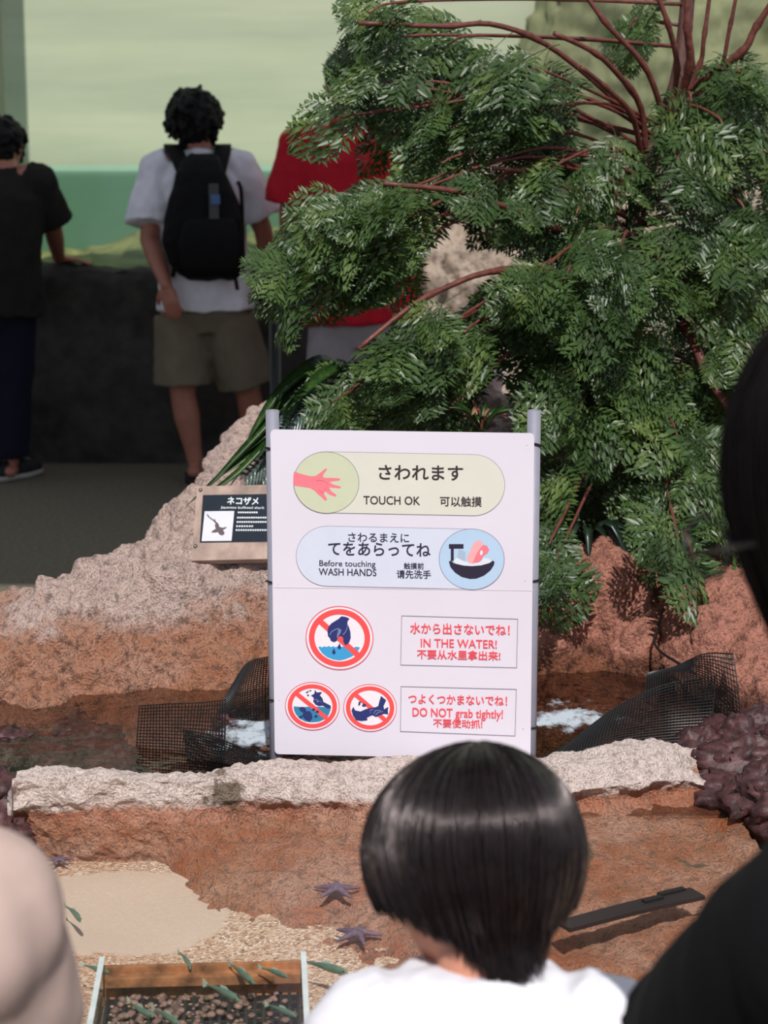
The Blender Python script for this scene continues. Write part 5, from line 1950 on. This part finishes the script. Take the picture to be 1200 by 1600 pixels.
# ---- man in dark shirt at the left edge, hand on the sill
Y3 = 8.66
J = dict(pel=at(-14, 480, Y3), nk=at(2, 262, Y3), head=at(8, 228, Y3 + 0.06),
         sL=at(-62, 290, Y3), eL=at(-90, 390, Y3), wL=at(-80, 450, Y3 + 0.1),
         sR=at(58, 288, Y3), eR=at(82, 352, Y3 + 0.12), wR=at(90, 408, Y3 + 0.42),
         hL=at(-48, 500, Y3), kL=at(-40, 620, Y3), aL=at(-30, 728, Y3),
         hR=at(20, 500, Y3), kR=at(20, 620, Y3), aR=at(18, 728, Y3),
         hf=V((0.25, 0.92, -0.4)), hu=V((0, 0.35, 1)))
J['aL'].z = J['aR'].z = 0.09
J['wR'].z, J['wR'].y = 0.945, 9.12
J['dR'] = V((0.9, 0.35, -0.12))
J['nR'] = V((0, 0, 1))
J['tR'] = V((-0.3, 0.9, 0))
p3_ = empty('person', V((J['pel'].x, Y3, 0)), 'person in dark shirt and navy jeans at the left edge, hand on the tank sill', 'person', 'visitors at the tank window')
M['darkshirt'] = cloth('dark brown grey cotton', rgb(36, 34, 33))
M['jeans'] = cloth('navy denim', rgb(24, 26, 42))
body(J, 1.0, FACE, 1.0, 1.08, 0.0075, curl=0.12).build('body', M['skin'], p3_)
add_eyes(J, 1.0, p3_)
f, u, r = frame(J['hf'], J['hu'])
hair_mass(J['head'], f, u, r, 1.0, (0.09, 0.104, 0.1), 0.012, 0.03, 15, 60, 0.01, M['blackhair'], p3_, 0.05)
shirt(J, 1.0, FACE, SH2, 0.9, (0.088, 0.096), 1.0, 0.009, 0.010, 'shirt', M['darkshirt'], p3_)
trousers(J, 1.0, FACE, 0.95, (0.105, 0.085), 0.12, 1.08, 0.011, 0.006, 'jeans', M['jeans'], p3_, True)
for q in 'LR':
    shoe(J['a' + q], V((0.5, 0.85, 0)), 1.0, M['shoedark'], M['shoesole'], p3_)

# ---- child with bowl cut in the foreground
hc = at(742, 1342, 1.66)
J = dict(head=hc, nk=at(752, 1526, 1.60), hf=V((-0.72, 0.56, -0.42)), hu=V((0.0, 0.36, 0.93)))
nkc = J['nk']
J['pel'] = V((nkc.x + 0.005, 1.55, nkc.z - 0.30))
J['sL'] = at(588, 1640, 1.58)
J['sR'] = at(936, 1640, 1.57)
J['eL'] = V((J['sL'].x - 0.03, 1.67, J['sL'].z - 0.13))
J['eR'] = V((J['sR'].x + 0.03, 1.66, J['sR'].z - 0.13))
J['wL'] = V((J['sL'].x + 0.01, 1.80, 0.60))
J['wR'] = V((J['sR'].x - 0.01, 1.80, 0.60))
for q in 'LR':
    J['d' + q] = V((0, 1, -0.12))
    J['n' + q] = V((0, 0, 1))
J['tL'], J['tR'] = V((1, 0, 0)), V((-1, 0, 0))
cx = J['pel'].x
J['hL'], J['hR'] = V((cx - 0.05, 1.55, J['pel'].z - 0.03)), V((cx + 0.05, 1.55, J['pel'].z - 0.03))
J['kL'], J['kR'] = V((cx - 0.06, 1.57, 0.27)), V((cx + 0.06, 1.57, 0.27))
J['aL'], J['aR'] = V((cx - 0.06, 1.53, 0.055)), V((cx + 0.06, 1.53, 0.055))
ch = empty('person', V((cx, 1.55, 0)), 'child with glossy black bowl cut and white t-shirt, seen from behind at the pool edge', 'person')
CF = V((-0.15, 0.99, 0))
body(J, 0.60, CF, 0.86, 1.0, 0.005, nr=0.047).build('body', M['skin2'], ch)
add_eyes(J, 0.86, ch)
SHC = [(-.1, .21, .16, 0), (.1, .205, .16, 0), (.4, .2, .155, 0), (.6, .2, .15, 0), (.8, .195, .14, 0), (.92, .16, .12, 0), (1.0, .105, .095, 0.0), (1.03, .095, .088, 0.004)]
M['brightshirt'] = cloth('bright white cotton', rgb(232, 230, 236), var=0.03)
shirt(J, 0.66, CF, SHC, 0.85, (0.10, 0.115), 1.0, 0.006, 0.006, 'shirt', M['brightshirt'], ch)
M['navyshorts'] = cloth('navy shorts cloth', rgb(34, 38, 60))
trousers(J, 0.6, CF, 0.9, (0.115, 0.13), 0.12, 1.05, 0.008, 0.005, 'shorts', M['navyshorts'], ch)
for q in 'LR':
    shoe(J['a' + q], CF, 0.62, M['shoedark'], M['shoesole'], ch)


def hair_strand_mat(name, c0, c1, rough, spec):
    m, nt, b = new_mat(name)
    vec = coords(nt, obj=True)
    f = noise_tex(nt, vec, 60, 3)
    nt.links.new(ramp(nt, f, [(0.35, c0), (0.7, c1)]), b.inputs['Base Color'])
    b.inputs['Roughness'].default_value = rough
    b.inputs['Specular IOR Level'].default_value = spec
    b.inputs['Specular Tint'].default_value = (1.0, 0.86, 0.86, 1)
    return m


def bowl_hair(h, f, u, r, rad, hem, n, seed, mat, root, taper=0.1, th=0.0009, whorl=(0, -0.25)):
    """strands combed from the whorl down over the head to a straight hem; hem(angle) = how far down, in head radii"""
    rr = random.Random(seed)
    R = Matrix((r, f, u)).transposed()

    def surf(a, t, lift):
        # a: direction around the head, t: 0 whorl .. 1 hem
        hz = hem(a)
        ph0 = 0.0
        ph = t * (math.pi / 2 + hz)
        if ph <= math.pi / 2:
            q = V((math.sin(ph) * math.cos(a), math.sin(ph) * math.sin(a), math.cos(ph)))
        else:
            e = ph - math.pi / 2
            k = 1 - taper * 1.4 * min(e, 0.95) ** 2
            q = V((k * math.cos(a), k * math.sin(a), -e * 0.95))
        w = max(0.0, 1 - t * 1.6)
        q = V((q.x + whorl[0] * w, q.y + whorl[1] * w, q.z))
        if w > 0:
            l_ = q.length
            q = q / l_ * (1.0 + (l_ - 1.0) * 0.2) if l_ > 0 else q
        return h + R @ V((q.x * (rad[0] + lift), q.y * (rad[1] + lift), q.z * (rad[2] + lift)))
    sh = MB()
    rs = [[surf(2 * math.pi * k / 72, t, -0.004) for k in range(72)] for t in [0.004 + 0.99 * i / 30 for i in range(31)]]
    sh.rings(rs)
    vs, fs = [tuple(p) for p in sh.v], []
    tri = []
    for fc in sh.f:
        for i in range(1, len(fc) - 1):
            tri.append((fc[0], fc[i], fc[i + 1]))
    NP = 15
    for s_ in range(n):
        a = rr.uniform(0, 2 * math.pi)
        lift = rr.uniform(-0.0035, 0.0025) + 0.003 * noise.noise(V((math.cos(a) * 4, math.sin(a) * 4, 3.3)))
        t1 = rr.uniform(0.93, 1.02)
        wob = rr.uniform(-0.05, 0.05) + 0.12 * noise.noise(V((math.cos(a) * 3, math.sin(a) * 3, 0.7)))
        t0 = rr.uniform(0.0, 0.05) if rr.random() < 0.7 else rr.uniform(0.05, 0.5)
        pts = [surf(a + wob * (t0 + (t1 - t0) * i / (NP - 1)) ** 1.5, t0 + (t1 - t0) * i / (NP - 1), lift + 0.0012 * noise.noise(V((a * 7, i * 0.35, s_ * 0.1)))) for i in range(NP)]
        o = len(vs)
        for i, p in enumerate(pts):
            t = (pts[min(i + 1, NP - 1)] - pts[max(i - 1, 0)]).normalized()
            x = t.cross(p - h).normalized()
            y = x.cross(t)
            w_ = th * (1.0 if i < NP - 3 else (0.8, 0.55, 0.25)[i - NP + 3])
            for k in range(3):
                an = 2.094 * k + 0.5
                vs.append(tuple(p + (x * math.cos(an) + y * math.sin(an)) * w_))
        for i in range(NP - 1):
            for k in range(3):
                k2 = (k + 1) % 3
                a0, a1, b0, b1 = o + i * 3 + k, o + i * 3 + k2, o + i * 3 + 3 + k, o + i * 3 + 3 + k2
                tri += [(a0, a1, b1), (a0, b1, b0)]
    off = WLOC[root.name]
    me = tri_mesh('hair', np.array(vs, dtype=np.float32) - np.array(tuple(off), dtype=np.float32), np.array(tri, dtype=np.int32))
    me.shade_smooth()
    return link('hair', me, mat, root, off)


M['glosshair'] = hair_strand_mat('glossy black brown hair', rgb(14, 9, 10), rgb(26, 18, 18), 0.25, 0.6)
f, u, r = frame(J['hf'], J['hu'])


def hem_child(a):
    # a = pi/2 is the face, -pi/2 the nape
    s_ = math.sin(a)
    n_ = max(0, math.cos(a + 2.2))
    return 0.66 - 0.36 * max(0, s_) ** 1.5 + 0.75 * n_ ** 2.6


bowl_hair(J['head'] + u * 0.006, f, u, r, (0.0925, 0.101, 0.093), hem_child, 3400, 4, M['glosshair'], ch, 0.28)

# ---- person at the right edge: black hair, glasses, black shirt, leaning over the pool
J = dict(head=at(1380, 785, 1.22), nk=V((0.375, 1.10, 1.205)), pel=V((0.47, 0.93, 0.80)),
         sL=at(1325, 1475, 1.14), sR=V((0.57, 1.16, 1.11)), hf=V((-0.70, 0.62, -0.34)), hu=V((-0.28, 0.10, 0.95)))
J['eL'] = V((J['sL'].x - 0.05, 1.34, J['sL'].z - 0.19))
J['wL'] = V((J['sL'].x - 0.11, 1.56, J['sL'].z - 0.33))
J['eR'] = V((0.57, 1.34, 0.90))
J['wR'] = V((0.50, 1.56, 0.76))
for q in 'LR':
    J['d' + q] = V((-0.2, 0.8, -0.5))
    J['n' + q] = V((0, 0.4, 0.9))
J['tL'], J['tR'] = V((1, 0.3, 0)), V((-1, 0.3, 0))
J['hL'], J['hR'] = V((0.34, 0.95, 0.77)), V((0.52, 0.95, 0.77))
J['kL'], J['kR'] = V((0.33, 1.02, 0.43)), V((0.53, 1.02, 0.43))
J['aL'], J['aR'] = V((0.33, 0.92, 0.085)), V((0.53, 0.92, 0.085))
rp = empty('person', V((0.43, 0.95, 0)), 'person with black hair, glasses and black shirt leaning over the pool at the right edge', 'person')
RF = V((-0.12, 0.99, 0))
body(J, 0.93, RF, 0.98, 1.0, 0.006).build('body', M['skin'], rp)
add_eyes(J, 0.98, rp)
M['blackshirt'] = cloth('black cotton', rgb(13, 13, 15))
SHR = [(-.1, .18, .14, 0), (.1, .175, .14, 0), (.35, .17, .135, 0), (.6, .175, .135, 0), (.8, .18, .12, 0), (.92, .135, .10, 0), (.99, .085, .08, 0.0), (1.02, .075, .075, 0.0)]
shirt(J, 0.95, RF, SHR, 0.9, (0.083, 0.085), 1.0, 0.008, 0.006, 'shirt', M['blackshirt'], rp)
trousers(J, 0.93, RF, 0.95, (0.1, 0.08), 0.12, 1.0, 0.01, 0.005, 'trousers', M['blackshirt'], rp, True)
for q in 'LR':
    shoe(J['a' + q], RF, 0.9, M['shoedark'], M['shoesole'], rp)
f, u, r = frame(J['hf'], J['hu'])
M['blackhair2'] = hair_strand_mat('black hair strands', rgb(7, 6, 6), rgb(12, 10, 10), 0.5, 0.12)


def hem_right(a):
    s_ = math.sin(a)
    return 1.12 - 0.75 * max(0, s_) ** 2.0


bowl_hair(J['head'] + u * 0.004 - f * 0.012, f, u, r, (0.094, 0.108, 0.132), hem_right, 2600, 8, M['blackhair2'], rp, 0.10, 0.0011)
M['glassframe'] = plain('dark glasses frame', rgb(24, 20, 20), 0.3)
M['lens'] = clear_mat('glasses lens', (0.95, 0.97, 0.96, 1), 0.6)
gl = empty('glasses', J['head'] + f * 0.1, 'dark rimmed glasses worn by the person in black at the right edge', 'glasses')
for q in (-1, 1):
    c = J['head'] + f * 0.112 + r * q * 0.034 + u * 0.004
    ring_ = [c + r * 0.024 * math.cos(t) + u * 0.020 * math.sin(t) for t in [2 * math.pi * k / 28 for k in range(29)]]
    MB().tube(ring_, 0.0016, 8).build('lens_rim', M['glassframe'], gl)
    MB().rings([[p - f * 0.0008 for p in ring_[:-1]], [p + f * 0.0008 for p in ring_[:-1]]]).build('lens', M['lens'], gl, smooth=False)
    e0 = c + r * q * 0.024
    MB().tube([e0, J['head'] + r * q * 0.079 + f * 0.06 + u * 0.006, J['head'] + r * q * 0.081 - f * 0.01 + u * 0.002, J['head'] + r * q * 0.08 - f * 0.025 - u * 0.02], 0.0016, 8).build('temple_arm', M['glassframe'], gl)
MB().tube([J['head'] + f * 0.112 - r * 0.010, J['head'] + f * 0.116 + u * 0.005, J['head'] + f * 0.112 + r * 0.010], 0.0015, 8).build('bridge', M['glassframe'], gl)

# ---- person at the left edge in a beige jacket
J = dict(head=V((-0.475, 1.375, 1.262)), nk=V((-0.465, 1.295, 1.155)), pel=V((-0.50, 1.16, 0.70)),
         sL=V((-0.62, 1.29, 1.06)), sR=at(-62, 1455, 1.30), hf=V((0.1, 0.86, -0.5)), hu=V((0, 0.5, 0.86)))
J['eL'] = V((-0.68, 1.46, 0.86))
J['wL'] = V((-0.62, 1.70, 0.74))
J['eR'] = V((J['sR'].x + 0.012, 1.40, J['sR'].z - 0.18))
J['wR'] = V((J['sR'].x + 0.01, 1.62, J['sR'].z - 0.29))
for q in 'LR':
    J['d' + q] = V((0.1, 0.85, -0.4))
    J['n' + q] = V((0, 0.4, 0.9))
J['tL'], J['tR'] = V((1, 0.3, 0)), V((-1, 0.3, 0))
J['hL'], J['hR'] = V((-0.58, 1.17, 0.68)), V((-0.42, 1.17, 0.68))
J['kL'], J['kR'] = V((-0.58, 1.22, 0.39)), V((-0.42, 1.22, 0.39))
J['aL'], J['aR'] = V((-0.58, 1.14, 0.08)), V((-0.42, 1.14, 0.08))
lp = empty('person', V((-0.5, 1.2, 0)), 'person in pale beige jacket cut off by the lower left edge, leaning over the pool', 'person')
LF = V((0.05, 1, 0))
body(J, 0.84, LF, 0.92, 1.0, 0.006).build('body', M['skin2'], lp)
add_eyes(J, 0.92, lp)
M['beige'] = cloth('pale beige jersey', rgb(190, 166, 156))
M['lilac'] = cloth('pale lilac jersey', rgb(186, 178, 196))
shirt(J, 0.88, LF, SHR, 0.55, (0.085, 0.082), 1.0, 0.007, 0.006, 'jacket', M['beige'], lp, long=False)
mb = MB()
e_, w_, s_ = J['eR'], J['wR'], J['sR']
mb.tube([s_ * 0.45 + e_ * 0.55, e_, e_ * 0.4 + w_ * 0.6, w_], [0.062, 0.064, 0.058, 0.042], 20)
e2, w2, s2 = J['eL'], J['wL'], J['sL']
mb.tube([s2 * 0.45 + e2 * 0.55, e2, e2 * 0.4 + w2 * 0.6, w2], [0.062, 0.064, 0.058, 0.042], 20)
remesh(mb, 0.007, 2, folds(0.006, 22, 5.0)).build('sleeves', M['lilac'], lp)
trousers(J, 0.84, LF, 0.95, (0.1, 0.08), 0.12, 1.0, 0.01, 0.005, 'trousers', M['jeans'], lp, True)
for q in 'LR':
    shoe(J['a' + q], LF, 0.85, M['shoedark'], M['shoesole'], lp)
f, u, r = frame(J['hf'], J['hu'])
hair_mass(J['head'], f, u, r, 0.92, (0.088, 0.102, 0.1), 0.012, 0.02, 21, 50, 0.008, M['blackhair'], lp, 0.05)
